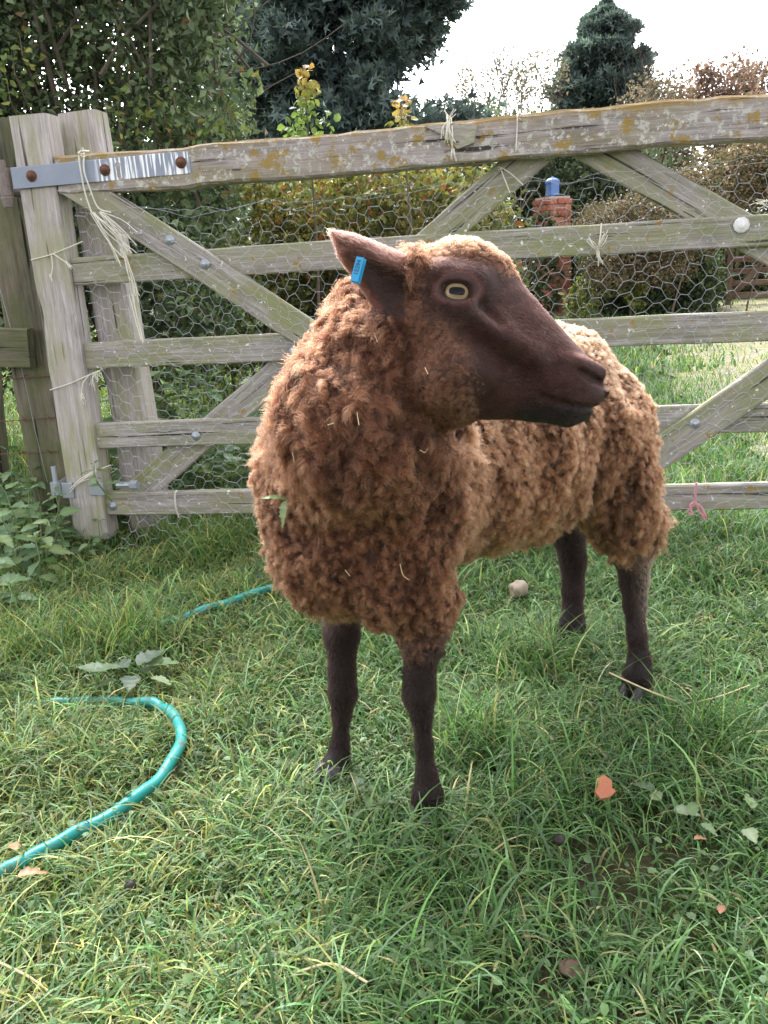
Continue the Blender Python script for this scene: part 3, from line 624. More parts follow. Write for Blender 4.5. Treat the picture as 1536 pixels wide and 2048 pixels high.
# ---- brick gate pillar with blue cap
pc = atY(1106, 628, 12.3) * np.array([1, 1, 0]); pw = .345
ya = math.radians(24); pe1 = np.array([math.cos(ya), math.sin(ya), 0]); pe2 = np.array([-math.sin(ya), math.cos(ya), 0])
pil = empty('brick_pillar', pc, 'red brick gate pillar topped with a blue cap, ivy on its side', 'pillar'); PH = 1.56
def boxmesh(name, sx, sy, sz, matl, bev=.004):
    bm = bmesh.new(); bmesh.ops.create_cube(bm, size=1); bmesh.ops.scale(bm, vec=(sx, sy, sz), verts=bm.verts)
    if bev: bmesh.ops.bevel(bm, geom=bm.edges[:], offset=bev, segments=1)
    me = bpy.data.meshes.new(name); bm.to_mesh(me); bm.free(); me.materials.append(matl); return me
obj('mortar_core', boxmesh('mortar_core', pw - .02, pw - .02, PH - .01, M_mortar, 0), pil, frame_mat(pc + UPZ * (PH / 2 - .005), pe1, pe2, UPZ))
m, t = mat('red_brick'); n = N(t); c = n('TexCoord').outputs['Object']; oi = n('ObjectInfo').outputs['Random']
cc = n.ramp(oi, (0, (.30, .085, .05)), (.35, (.42, .12, .07)), (.6, (.36, .17, .11)), (.8, (.50, .17, .09)), (1, (.44, .30, .21)))
n.out(principled(n, n.mix(n.ramp(n.noise(c, 22, 5, .7), (.45, 0), (.7, .7)), cc, (.45, .37, .30)), .9, .15, n.bump(n.noise(c, 90, 3), .5, .006))); M_brick = m
ME_st, ME_hd = boxmesh('brick', .217, .102, .065, M_brick), boxmesh('brick_half', .102, .102, .065, M_brick)
for r_ in range(int(PH / .0765)):
    z = .035 + r_ * .0765; proud = .018 if r_ in (17, 19) else (.006 if r_ == 18 else 0)
    for side in range(4):
        a1, a2 = [(pe1, -pe2), (pe2, pe1), (-pe1, pe2), (-pe2, -pe1)][side]        # run, outward
        spots = [(-.0595, ME_st), (.112, ME_hd)] if r_ % 2 == side % 2 else [(.0595, ME_st), (-.112, ME_hd)]
        for q, me_ in spots:
            if side in (1, 2) and False: continue
            jit_ = rng.normal(0, .002, 3); obj('brick', me_, pil, frame_mat(pc + UPZ * z + a1 * q + a2 * (pw / 2 - .046 + proud + rng.normal(0, .002)) + jit_ * .5, a1, a2 if True else a2, UPZ))
cap = Geo(); hw = .062; zc = PH + .01
prof = [(hw, 0), (hw, .15), (hw * 1.12, .155), (hw * 1.12, .17), (hw * .95, .195), (hw * .5, .215), (.012, .22), (.01, .235), (.001, .238)]
V = np.concatenate([[pc + UPZ * (zc + z) + pe1 * sx * a + pe2 * sy * a for sx, sy in ((-1, -1), (1, -1), (1, 1), (-1, 1))] for a, z in prof]); i, j = np.meshgrid(np.arange(len(prof) - 1), np.arange(4), indexing='ij'); j2 = (j + 1) % 4
cap.add(V, np.stack([i * 4 + j, i * 4 + j2, (i + 1) * 4 + j2, (i + 1) * 4 + j], -1).reshape(-1, 4)); obj('cap', cap.mesh('cap', M_blue), pil)
# ivy climbing the pillar's shaded side
k = 900; zz = rng.random(k) * 1.35; side = rng.random(k) < .62; uu = rng.uniform(-.18, .18, k)
P_ = np.where(side[:, None], pc - pe1 * (.18 + .03 * rng.random((k, 1))) + pe2 * uu[:, None], pc - pe2 * (.185 + .02 * rng.random((k, 1))) + pe1 * (-.18 + .20 * rng.random((k, 1)) * rng.random((k, 1)))) ; P_[:, 2] = zz
keep = rng.random(k) < np.where(side, .8, .15 + .45 * np.abs(np.sin(zz * 7)))
tag(obj('ivy', leaf_cloud('ivy', P_[keep], rng.uniform(.05, .085, keep.sum()), pal(keep.sum(), [(.05, .085, .035), (.08, .12, .05), (.10, .13, .05)], [3, 3, 1]), out=np.tile(-pe2, (keep.sum(), 1)), hexa=True, aspect=.85)), 'green ivy climbing the brick pillar', 'ivy')
# low wall running off behind the netting beside the pillar
# ---- far red-brown gate
fa, fb = atY(1456, 606, 12.5) * np.array([1, 1, 0]), atY(1640, 606, 12.0) * np.array([1, 1, 0]); fe = nrm(fb - fa); fn = np.array([-fe[1], fe[0], 0])
fg = empty('far_gate', fa, 'small red-brown slatted gate far down the lane', 'gate')
board('gate_post', fa, fa + UPZ * .90, .07, .05, M_redwood, fg, ny=fn, seed=61, nseg=3)
board('gate_post', fb, fb + UPZ * .90, .07, .05, M_redwood, fg, ny=fn, seed=62, nseg=3)
for z in (.14, .30, .46, .62, .80): board('slat', fa + UPZ * z + fn * .012, fb + UPZ * z + fn * .012, .075, .02, M_redwood, fg, ny=fn, seed=63 + int(z * 10), nseg=4)
board('brace', fa + UPZ * .08 - fn * .012, fa + (fb - fa) * .55 + UPZ * .82 - fn * .012, .07, .02, M_redwood, fg, ny=fn, seed=70, nseg=4)

# ================================================================== NETTLES AND WEEDS
def serrated(name, L, Wd, col, teeth=7, fold=.12, droop=.22):
    """toothed leaf along +X, folded along the midrib, drooping"""
    xs = np.linspace(0, 1, teeth * 2 + 1); prof = np.sin(np.pi * xs ** .72) ** .85 * (1 - .25 * xs); tooth = np.where(np.arange(len(xs)) % 2 == 1, 1.0, .80); tooth[0] = tooth[-1] = 1
    hw = prof * tooth * Wd / 2; mid = np.c_[xs * L, np.zeros_like(xs), -droop * L * xs ** 2]
    Lf = mid + np.c_[.05 * L * (tooth > .9) * (xs > 0), hw, hw * fold * 2 + .02 * L * np.sin(xs * 22)]; Rt = mid + np.c_[.05 * L * (tooth > .9) * (xs > 0), -hw, hw * fold * 2 + .02 * L * np.sin(xs * 22)]
    k = len(xs); V = np.concatenate([mid, Lf, Rt]); i = np.arange(k - 1)
    F = np.concatenate([np.stack([i, i + 1, k + i + 1, k + i], -1), np.stack([i, 2 * k + i, 2 * k + i + 1, i + 1], -1)])
    cc = np.tile(np.array(col), (3 * k, 1)); cc[:k] *= 1.25; return mesh_np(name, V, F, M_leaf, cc, True)
NET = [serrated('nettle_leaf', .085, .056, c_) for c_ in ((.12, .20, .09), (.155, .24, .105), (.09, .16, .072), (.20, .27, .12))]
PALE = [serrated('pale_leaf', .075, .055, c_, 5) for c_ in ((.20, .26, .14), (.15, .22, .10))]
def leaf_obj(parent, p, dirv, me, scale, tilt=0.0, name='leaf'):
    dx = nrm(np.asarray(dirv, float)); z = np.array([0, 0, 1.0]) + rng.normal(0, .25, 3); y = nrm(np.cross(z, dx)); z = np.cross(dx, y)
    return obj(name, me, parent, frame_mat(np.asarray(p), dx * scale, y * scale, z * scale))
def nettle(b, H, label, nodes=6, scale=1.0, group=None, lean=None, meshes=NET, name='nettle'):
    e = empty(name, b, label, 'nettle', group); lean = rng.normal(0, .12, 2) if lean is None else lean
    tp = b + np.array([lean[0] * H, lean[1] * H, H]); P = spline([b - UPZ * .03, (b + tp) / 2 + rng.normal(0, .012, 3), tp], 10); g = Geo(); add_tube(g, P, np.linspace(.0035, .0016, 10), 5); obj('stem', g.mesh('stem', M_stem), e)
    a0 = rng.uniform(0, 6.28)
    for k in range(nodes):
        f = .25 + .75 * (k + 1) / nodes; p = P[min(9, int(f * 9))]; a_ = a0 + k * 1.57
        for q in (0, 1):
            an = a_ + q * math.pi + rng.normal(0, .2); sc = scale * (1.0 - .45 * max(0, f - .6) / .4) * rng.uniform(.8, 1.2); el = rng.uniform(-.25, .25) + .35 * (f > .9)
            d = np.array([math.cos(an), math.sin(an), el]); leaf_obj(e, p + d * .006, d, meshes[rng.integers(len(meshes))], sc)
    return e
GRP = 'nettles growing round the gate'
k = 0
for (x, y, Hh, sc, nd) in [(8, 1040, .30, 1.1, 6), (50, 1055, .28, 1.1, 6), (75, 1120, .22, 1.0, 5), (25, 1140, .24, 1.1, 5), (110, 1120, .2, .9, 5), (0, 1180, .22, 1.1, 5), (12, 1055, .22, .8, 5), (35, 1110, .20, .8, 5), (62, 1080, .26, .85, 5), (95, 1075, .24, .8, 5), (118, 1100, .20, .75, 5), (20, 1165, .20, .9, 5), (60, 1180, .16, .9, 4), (105, 1150, .17, .8, 4), (140, 1120, .13, .6, 4), (-10, 1100, .3, .9, 6), (80, 1035, .24, .8, 5), (30, 1020, .22, .8, 5), (128, 1085, .16, .65, 4), (45, 1240, .10, .8, 3), (5, 1230, .14, .9, 4), (150, 1090, .10, .5, 4), (85, 1140, .2, .8, 5)]:
    nettle(gnd(x, y), Hh, 'leafy nettle growing at the foot of the posts in front of the gate', nd, sc, GRP + ', by the posts')
back = []
for k in range(20): back.append((rng.uniform(245, 640), rng.uniform(1025, 1048), rng.uniform(.14, .30), rng.uniform(.85, 1.1), 5))
for k in range(30): back.append((rng.uniform(240, 640), rng.uniform(985, 1030), rng.uniform(.32, .60), rng.uniform(1.0, 1.35), 8))
for (x, y, Hh, sc, nd) in back:
    nettle(gnd(x, y), Hh, 'leafy nettle growing thickly behind the gate netting', nd, sc, GRP + ', behind the netting')
for (x, y, Hh, sc, nd) in [(232, 1050, .10, .5, 4), (262, 1052, .09, .5, 4), (300, 1050, .10, .5, 4), (335, 1055, .09, .5, 3), (370, 1046, .10, .5, 4), (405, 1040, .09, .5, 4), (440, 1045, .08, .5, 3), (210, 1095, .09, .55, 3), (185, 1115, .08, .5, 3)]:
    nettle(gnd(x, y), Hh, 'small young nettle sprouting under the bottom rail', nd, sc, GRP + ', under the bottom rail')
nettle(gt(222, 985, -.05), .10, 'nettle tip poking through beside the bottom hinge bolt', 4, .62, lean=(-.3, -.3))
g = Geo(); add_tube(g, spline([gt(115, 1010, -.05), gt(60, 1060, -.10), gt(30, 1120, -.14)], 10), .0022, 5)
# broad leaves lying in the grass
def sprig(name, label, spots, z=.05):
    e = empty(name, gnd(*spots[0][:2]), label, 'leaves' if False else 'leaf sprig')
    for (x, y, an, sc, me_) in spots: leaf_obj(e, gnd(x, y) + UPZ * (z * .72 + rng.uniform(-.01, .012)), (math.cos(an), math.sin(an), rng.uniform(-.1, .35)), me_, sc * (.85 if name == 'wilted_nettle' else .55))
    return e
D1, D2 = serrated('wilted_leaf', .09, .07, (.11, .16, .085), 6), serrated('wilted_leaf_dark', .08, .065, (.07, .105, .065), 6)
sprig('wilted_nettle', 'wilted grey-green nettle sprig lying over the hose', [(250, 1378, 3.6, 1.0, D1), (262, 1372, 2.4, .9, D2), (280, 1370, .9, 1.1, D2), (295, 1366, .4, 1.15, PALE[1]), (300, 1375, 1.5, 1.0, D1), (305, 1385, -.3, .8, PALE[0]), (215, 1385, 2.9, .8, D1), (268, 1385, -1.4, .9, D2), (240, 1388, 3.4, .8, PALE[1])], .055)
sprig('bramble_leaves', 'pale toothed leaves sticking out of the grass beside the nettles', [(36, 1200, 2.2, 1.1, PALE[1]), (30, 1190, -1.2, 1.0, PALE[0]), (100, 1135, .4, .9, PALE[0]), (45, 1215, -.6, .8, D1)], .05)
sprig('dock_plant', 'broad green dock leaves in the grass beside the front hoof', [(735, 1640, -1.3, .75, PALE[1]), (745, 1665, -1.0, .9, PALE[1]), (725, 1620, 1.9, .7, D1), (755, 1650, .2, .7, D1)], .045)
sprig('pale_weed', 'patch of pale wilted weed leaves in the grass beyond the orange fragment', [(1320, 1640, 1.8, .8, PALE[0]), (1345, 1660, -.4, .9, PALE[0]), (1370, 1670, .5, .8, PALE[1]), (1310, 1615, 2.6, .7, D1), (1420, 1620, .6, .8, D1), (1400, 1680, -1, .7, PALE[1]), (1500, 1665, 1.3, .8, PALE[0]), (1490, 1710, 4.6, .9, PALE[0])], .045)
# ================================================================== SHEEP
def surface_nets(F, xs, ys, zs):
    ins = F < 0
    c = np.zeros(tuple(s - 1 for s in F.shape), np.int8)
    offs = [(a, b, d) for a in (0, 1) for b in (0, 1) for d in (0, 1)]
    sl_ = lambda o: tuple(slice(q, q + s - 1) for q, s in zip(o, F.shape))
    for o in offs: c += ins[sl_(o)]
    I, J, K = np.nonzero((c > 0) & (c < 8))
    idx = np.full(c.shape, -1, np.int32); idx[I, J, K] = np.arange(len(I))
    pos, val = {}, {}
    for o in offs:
        i, j, k = I + o[0], J + o[1], K + o[2]; val[o] = F[i, j, k]; pos[o] = np.stack([xs[i], ys[j], zs[k]], -1)
    acc = np.zeros((len(I), 3)); cnt = np.zeros(len(I))
    for o in offs:
        for ax in range(3):
            if o[ax]: continue
            q = list(o); q[ax] = 1; q = tuple(q); fa, fb = val[o], val[q]; m_ = (fa < 0) != (fb < 0)
            tt = np.where(m_, fa / np.where(m_, fa - fb, 1), 0); acc += np.where(m_[:, None], pos[o] + (pos[q] - pos[o]) * tt[:, None], 0); cnt += m_
    V = acc / cnt[:, None]; quads = []
    for ax in range(3):
        s0 = [slice(None)] * 3; s1 = [slice(None)] * 3; s0[ax] = slice(0, -1); s1[ax] = slice(1, None)
        a_, b_ = ins[tuple(s0)], ins[tuple(s1)]; e = np.stack(np.nonzero(a_ != b_), -1); o1, o2 = [(1, 2), (2, 0), (0, 1)][ax]
        ok = (e[:, o1] > 0) & (e[:, o2] > 0) & (e[:, o1] < F.shape[o1] - 1) & (e[:, o2] < F.shape[o2] - 1); e = e[ok]
        fl = a_[e[:, 0], e[:, 1], e[:, 2]]
        def cell(d1, d2):
            q = e.copy(); q[:, o1] -= d1; q[:, o2] -= d2; return idx[q[:, 0], q[:, 1], q[:, 2]]
        Q = np.stack([cell(1, 1), cell(0, 1), cell(0, 0), cell(1, 0)], -1); Q[~fl] = Q[~fl][:, ::-1]; quads.append(Q)
    Q = np.concatenate(quads); return V, Q[(Q >= 0).all(1)]

# grid, finer round the head
def axis(lo, hi, f0, f1, c=.0062, f=.0026):
    return np.concatenate([np.arange(lo, f0, c), np.arange(f0, f1, f), np.arange(f1, hi, c)]).astype(np.float32)
HD = 1.115                                   # distance of the head along the view
XS, YS, ZS = axis(-.33, .70, -.13, .34), axis(.92, 2.02, 1.0, 1.27), axis(-.02, .95, .60, .93)
SDF = np.full((len(XS), len(YS), len(ZS)), .2, np.float32)
def box(pts, rad):
    pts = np.asarray(pts).reshape(-1, 3); lo, hi = pts.min(0) - rad, pts.max(0) + rad; s = []
    for A, l, h in zip((XS, YS, ZS), lo, hi):
        a, b = np.searchsorted(A, l), np.searchsorted(A, h); s.append(slice(max(a - 1, 0), min(b + 1, len(A))))
    return tuple(s)
def smin(a, b, k):
    h = np.clip(.5 + .5 * (b - a) / k, 0, 1); return b + (a - b) * h - k * h * (1 - h)
def pts(s):
    X, Y, Z = np.meshgrid(XS[s[0]], YS[s[1]], ZS[s[2]], indexing='ij'); return X, Y, Z
def cone_d(X, Y, Z, a, b, r0, r1, zs=1.0):
    a, b = np.asarray(a, float), np.asarray(b, float); d = b - a; z_ = 1 / zs
    D = np.array([d[0], d[1], d[2] * z_]); L2 = max(D @ D, 1e-9)
    px, py, pz = X - a[0], Y - a[1], (Z - a[2]) * z_
    h = np.clip((px * D[0] + py * D[1] + pz * D[2]) / L2, 0, 1)
    return np.sqrt((px - h * D[0]) ** 2 + (py - h * D[1]) ** 2 + (pz - h * D[2]) ** 2) - (r0 + (r1 - r0) * h)
def cone(a, b, r0, r1, k=.03, zs=1.0, sub=False):
    s = box([a, b], max(r0, r1) * max(1, zs) + k + .012); X, Y, Z = pts(s); d = cone_d(X, Y, Z, a, b, r0, r1, zs).astype(np.float32)
    SDF[s] = smin(SDF[s], d, k) if not sub else -smin(-SDF[s], d, k)
def chain(P, R, k=.02):
    for q in range(len(P) - 1): cone(P[q], P[q + 1], R[q], R[q + 1], k)
SF = np.array([-.045, 1.275]); SD = nrm(np.array([.47, .40])); SLAT = np.array([SD[1], -SD[0]])     # front feet midpoint, direction to the tail, the sheep's left
def L3(s, l, z): q = SF + SD * s + SLAT * l; return np.array([q[0], q[1], z])
FLZ = .022                                   # fleece sits about this far outside the body
# trunk
cone(L3(.04, 0, .535), L3(.34, 0, .535), .118, .132, .05, 1.12)
cone(L3(.34, 0, .535), L3(.48, 0, .585), .128, .106, .06, 1.16)
cone(L3(.0, -.002, .53), L3(-.020, -.002, .455), .120, .096, .07)
cone(L3(.495, 0, .53), L3(.535, 0, .47), .096, .072, .05)
for sgn in (-1, 1):
    cone(L3(.04, sgn * .078, .53), L3(.005, sgn * .085, .40), .084, .054, .05)
    cone(L3(.515, sgn * .057, .53), L3(.57, sgn * .09, .37), .088, .052, .05)
# neck
NK = [L3(.05, .0, .57), atD(732, 862, 1.19), atD(756, 790, 1.18), atD(806, 690, 1.17), atD(850, 610, 1.14)]
NR = [.110, .094, .088, .068, .056]
for q in range(4): cone(NK[q], NK[q + 1], NR[q], NR[q + 1], .045)
# legs: pixel centre line, depth, pixel half width
def leg(P, k=.014, blend=None):
    Q = [atY(x, y, d) for x, y, d, w in P]; R = [w * d / FPX - .0020 for x, y, d, w in P]; chain(Q, R, k); return Q
LEGS = [leg([(856, 1200, 1.235, 52), (846, 1290, 1.222, 39), (838, 1350, 1.214, 33), (838, 1388, 1.210, 35), (843, 1432, 1.210, 22), (848, 1490, 1.210, 19), (853, 1548, 1.208, 23), (855, 1588, 1.203, 34), (852, 1622, 1.195, 31)]),
        leg([(684, 1190, 1.36, 50), (683, 1270, 1.35, 37), (684, 1345, 1.342, 29), (686, 1385, 1.34, 31), (683, 1425, 1.34, 21), (681, 1480, 1.338, 19), (677, 1512, 1.335, 25), (666, 1545, 1.32, 33), (655, 1565, 1.305, 29)]),
        leg([(1240, 1030, 1.585, 56), (1266, 1110, 1.60, 37), (1268, 1160, 1.605, 30), (1270, 1210, 1.595, 24), (1274, 1270, 1.58, 21), (1279, 1320, 1.57, 24), (1275, 1352, 1.555, 31), (1268, 1385, 1.545, 26)]),
        leg([(1120, 1010, 1.80, 50), (1138, 1065, 1.82, 36), (1146, 1120, 1.83, 28), (1146, 1180, 1.82, 23), (1145, 1225, 1.81, 22), (1144, 1250, 1.80, 27), (1138, 1278, 1.79, 27), (1134, 1290, 1.785, 24)])]
# ---- head, in its own frame: A along the picture, B up, Cc towards the camera
HM = HD / FPX; HO = atD(905, 610, HD)
def h2w(x, y, c_): return HO + rt * (x - 905) * HM - up * (y - 610) * HM - fw * c_
def w2h(P):
    d = P - HO; return np.stack([905 + (d @ rt) / HM, 610 - (d @ up) / HM, -(d @ fw)], -1)
hT = nrm(np.array([335.0, 185.0])); hN = np.array([hT[1], -hT[0]])            # along the face / towards the forehead, in picture axes (y down)
topo = np.array([(800, 600), (815, 545), (850, 510), (900, 493), (955, 500), (1004, 524), (1036, 563), (1084, 616), (1137, 676), (1183, 724), (1201, 750), (1206, 776)], float)
boto = np.array([(800, 700), (825, 765), (860, 815), (903, 846), (963, 838), (1024, 838), (1096, 845), (1141, 855), (1174, 840), (1190, 818), (1203, 795)], float)
def tn(q): q = np.asarray(q, float) - np.array([905, 610]); return q @ hT, q @ hN
tt_, tn_ = tn(topo); bt_, bn_ = tn(boto); o_ = np.argsort(bt_); bt_, bn_ = bt_[o_], bn_[o_]
wt_, ww_ = np.array([-110, -60, 0, 40, 90, 150, 220, 280, 315, 340, 356]), np.array([.052, .061, .066, .067, .060, .050, .042, .039, .036, .029, .016])
s = box([h2w(905, 610, 0)], .30)
X, Y, Z = pts(s); P = np.stack([X, Y, Z], -1).reshape(-1, 3); hc = w2h(P)
tq = (hc[:, :2] - np.array([905, 610])) @ hT; nq = (hc[:, :2] - np.array([905, 610])) @ hN
ntop, nbot, wq = np.interp(tq, tt_, tn_), np.interp(tq, bt_, bn_), np.interp(tq, wt_, ww_)
mid, hh = (ntop + nbot) / 2, np.maximum((ntop - nbot) / 2, 4)
nn = (nq - mid) / hh
wq = wq * np.where(nn > 0, 1 - .22 * np.clip(nn, 0, 1) ** 2 * np.clip((tq - 20) / 60, 0, 1), 1 - .25 * np.clip(-nn, 0, 1) ** 2)      # nose bridge and jaw are narrower than the cheek
rr = (np.abs(nn) ** 2.35 + np.abs(hc[:, 2] / wq) ** 2.35) ** (1 / 2.35)
d = (rr - 1) * np.minimum(hh * HM, wq) * .92
d = np.maximum(d, np.maximum((tq - 357) * HM, (-112 - tq) * HM)).reshape(X.shape)
SDF[s] = smin(SDF[s], d.astype(np.float32), .018)
EYE_C = .0615
def surf_c(x, y):
    t_, n_ = tn((x, y)); a, b, w = np.interp(t_, tt_, tn_), np.interp(t_, bt_, bn_), np.interp(t_, wt_, ww_); m_, h_ = (a + b) / 2, (a - b) / 2
    k_ = np.clip((n_ - m_) / h_, -.98, .98); w = w * ((1 - .22 * k_ ** 2 * np.clip((t_ - 20) / 60, 0, 1)) if k_ > 0 else (1 - .25 * k_ ** 2)); return w * (1 - abs(k_) ** 2.35) ** (1 / 2.35)
def hcone(a, b, r0, r1, k=.01, sub=False): cone(h2w(*a), h2w(*b), r0, r1, k, sub=sub)
for sg in (1, -1):
    hcone((885, 575, sg * .058), (945, 585, sg * .056), .014, .012, .018)                 # brow ridge
    hcone((905, 612, sg * .056), (906, 612, sg * .056), .022, .022, .016)                 # orbit
    hcone((880, 770, sg * .046), (920, 730, sg * .048), .030, .028, .03)                  # cheek
    hcone((925, 655, sg * (surf_c(925, 655) - .006)), (1050, 728, sg * (surf_c(1050, 728) - .005)), .009, .005, .03)   # facial crest
    hcone((930, 700, sg * (surf_c(930, 700) + .010)), (1040, 762, sg * (surf_c(1040, 762) + .009)), .008, .008, .03, True)
    hcone((958, 636, sg * .0645), (992, 668, sg * .062), .0055, .003, .012, True)          # tear groove
    hcone((1145, 738, sg * .028), (1188, 750, sg * .020), .0110, .0100, .010)             # nostril rim
    hcone((1148, 750, sg * (surf_c(1148, 750) + .001)), (1172, 764, sg * surf_c(1172, 764)), .0035, .0058, .003, True); hcone((1172, 764, sg * surf_c(1172, 764)), (1194, 772, sg * (surf_c(1194, 772) - .002)), .0058, .0050, .003, True)      # nostril
    ml = [(1199, 812), (1190, 818), (1176, 821), (1150, 821), (1125, 816), (1100, 808), (1072, 798)]
    for q in range(6): hcone((*ml[q], sg * surf_c(*ml[q])), (*ml[q + 1], sg * surf_c(*ml[q + 1])), .0040, .0038, .0025, True)
    for ex0, er0 in ((890, .0098), (905, .0122), (920, .0098)): cone(h2w(ex0, 610 + (ex0 - 905) * .1, sg * (EYE_C - .006)), h2w(ex0, 610 + (ex0 - 905) * .1, sg * (EYE_C + .03)), er0, er0, .003, sub=True)
    # eyelids
    th = np.linspace(0, 2 * math.pi, 17)
    ring = [(905 + 31 * math.cos(a), 610 + 20 * math.sin(a) + 3 * math.cos(a), sg * (EYE_C + .0068 - .0055 * abs(math.cos(a)))) for a in th]
    for q in range(16): hcone(ring[q], ring[q + 1], .0030, .0030, .004)
# ears: hollow cones
hcone((806, 588, .030), (666, 488, .055), .036, .0012, .010); hcone((778, 574, .035), (712, 528, .05), .027, .013, .02)
EAR_IN = (h2w(790, 620, .070), h2w(708, 544, .076)); cone(*EAR_IN, .031, .011, .006, sub=True)
hcone((872, 530, -.05), (936, 480, -.125), .022, .008, .012)
SV, SQ = surface_nets(SDF, XS, YS, ZS)
# keep the main shell only is not needed: everything is joined. normals
def vnormals(V, Q):
    n_ = np.cross(V[Q[:, 2]] - V[Q[:, 0]], V[Q[:, 3]] - V[Q[:, 1]]); out = np.zeros_like(V)
    for k in range(4): np.add.at(out, Q[:, k], n_)
    return nrm(out)
# light smoothing
for it in range(2):
    acc = np.zeros_like(SV); cnt = np.zeros(len(SV))
    for k in range(4):
        for q in (1, 3): np.add.at(acc, SQ[:, k], SV[SQ[:, (k + q) % 4]]); np.add.at(cnt, SQ[:, k], 1)
    SV = SV * .55 + .45 * acc / np.maximum(cnt, 1)[:, None]
SN = vnormals(SV, SQ)

# regions -----------------------------------------------------------
XB = np.array([(440, 1130), (500, 1085), (535, 1030), (550, 940), (562, 868), (600, 845), (640, 852), (672, 890), (720, 925), (780, 940), (860, 950)], float)
fwav, fwav2, fwav3 = Waves(.02, .08, 18, 21), Waves(.05, .16, 18, 22, (1, 1, .45)), Waves(.008, .02, 24, 25)
FB = np.array([(1150, 470), (1075, 560), (1030, 566), (975, 556), (925, 545), (880, 548), (856, 575), (848, 610), (856, 645), (890, 680), (922, 720), (938, 780), (945, 880)], float)
def face_sd(h):
    q = h[:, :2].astype(np.float32); best = np.full(len(q), 1e9, np.float32); sg = np.ones(len(q), np.float32)
    for a, b in zip(FB[:-1], FB[1:]):
        e = b - a; w = q - a; tt = np.clip((w @ e) / (e @ e), 0, 1); d = np.hypot(w[:, 0] - tt * e[0], w[:, 1] - tt * e[1]); cr = e[0] * w[:, 1] - e[1] * w[:, 0]
        m_ = d < best; best = np.where(m_, d, best); sg = np.where(m_, np.sign(-cr), sg)
    return best * sg
def regions(P):
    """face 0..1 (bare face), leg 0..1, head 0..1"""
    h = w2h(P); tq = (h[:, :2] - np.array([905, 610])) @ hT; nq = (h[:, :2] - np.array([905, 610])) @ hN
    inhead = (np.abs(h[:, 2]) < .105) & (tq > -100) & (h[:, 1] < 872) & (h[:, 0] > 780) & (h[:, 1] > 440)
    xb = np.interp(h[:, 1], XB[:, 0], XB[:, 1]); wob = 14 * fwav(P)
    face = sstep((face_sd(h) + wob * .6) / 62 + .5) * inhead
    ear = ((h[:, 0] < 815) & (h[:, 0] > 640) & (h[:, 1] < 690 - (815 - h[:, 0]) * .75) & (np.abs(h[:, 2] - .045) < .06) & (h[:, 1] > 455)) | ((h[:, 0] > 880) & (h[:, 0] < 950) & (h[:, 1] < 505) & (h[:, 2] < -.075))
    cheek = inhead * sstep((h[:, 0] - 838 + 10 * fwav(P + 3)) / 40 + .5) * (h[:, 1] > 560)
    s_ = (P[:, :2] - SF) @ SD
    ltop = np.where(s_ > .35, np.where((P[:, :2] - SF) @ SLAT > 0, .300, .355), np.where((P[:, :2] - SF) @ SLAT > 0, .315, .340)) + .014 * fwav(P + 7)
    legm = sstep((ltop - P[:, 2]) / .075 + .5) * (P[:, 2] < .42)
    top = inhead * sstep((600 - h[:, 1]) / 60) * (1 - face)
    return h, face, ear.astype(float), legm, inhead.astype(float), cheek, top
hS, faceS, earS, legS, headS, cheekS, topS = regions(SV)
C_face, C_leg, C_wool, C_ear = np.array([.026, .0115, .009]), np.array([.009, .005, .0045]), np.array([.03, .0125, .0075]), np.array([.06, .028, .02])
def mixc(a, b, f): return a + (b - a) * f[:, None]
cS = np.tile(C_wool, (len(SV), 1)); cS = mixc(cS, np.tile(C_face, (len(SV), 1)), faceS); cS = mixc(cS, np.tile(C_ear, (len(SV), 1)), earS)
eyed = np.hypot((hS[:, 0] - 907) / 1.35, hS[:, 1] - 606) ; pinkm = sstep((40 - eyed) / 14) * (np.abs(hS[:, 2]) > .03) * headS
earin = sstep((.004 - cone_d(SV[:, 0], SV[:, 1], SV[:, 2], *EAR_IN, .031, .011)) / .004) * earS; cS = mixc(cS, np.tile(np.array([.018, .009, .008]), (len(SV), 1)), earin * .9)
cS = mixc(cS, np.tile(np.array([.13, .055, .045]), (len(SV), 1)), pinkm * .75)
lidm = sstep((31 - eyed) / 4) * (np.abs(hS[:, 2]) > .03) * headS; cS = mixc(cS, np.tile(np.array([.020, .010, .009]), (len(SV), 1)), lidm * .85)
nsm = sstep((30 - np.hypot(hS[:, 0] - 1180, hS[:, 1] - 762)) / 20) * headS; cS = mixc(cS, np.tile(np.array([.05, .035, .034]), (len(SV), 1)), nsm * .7)
lip = sstep((hS[:, 1] - 815 - (1190 - hS[:, 0]) * -.12) / 12) * (hS[:, 0] > 1030) * headS; cS = mixc(cS, np.tile(np.array([.022, .017, .018]), (len(SV), 1)), lip * .85)
cS = mixc(cS, np.tile(C_leg, (len(SV), 1)), legS)
# fleece volume: push the woolly part out, with folds and hollows
wool = np.clip(1 - faceS - earS - legS, 0, 1) * (1 - .75 * headS)
SVo = SV + SN * (wool * (FLZ * .55 + .007 * fwav2(SV) + .0035 * fwav(SV)))[:, None]
m, t = mat('sheep_skin'); n = N(t); c = n('TexCoord').outputs['Object']; a = n('Attribute', attribute_name='col').outputs['Color']
f1 = n.noise(c, 90, 4, .6); f2 = n.noise(c, 420, 2, .6)
n.out(principled(n, n.mix(n.ramp(f1, (.3, .0), (.7, .45)), a, n.mix(1.0, a, (1.5, 1.45, 1.4), 'MULTIPLY')), .62, .25, n.bump(n.mix(.5, f1, f2), .25, .002))); M_skin = m
sheep = obj('sheep', mesh_np('sheep', SVo, SQ, M_skin, cS, True))
tag(sheep, 'brown woolly sheep with dark face standing in grass, head turned sideways', 'sheep')

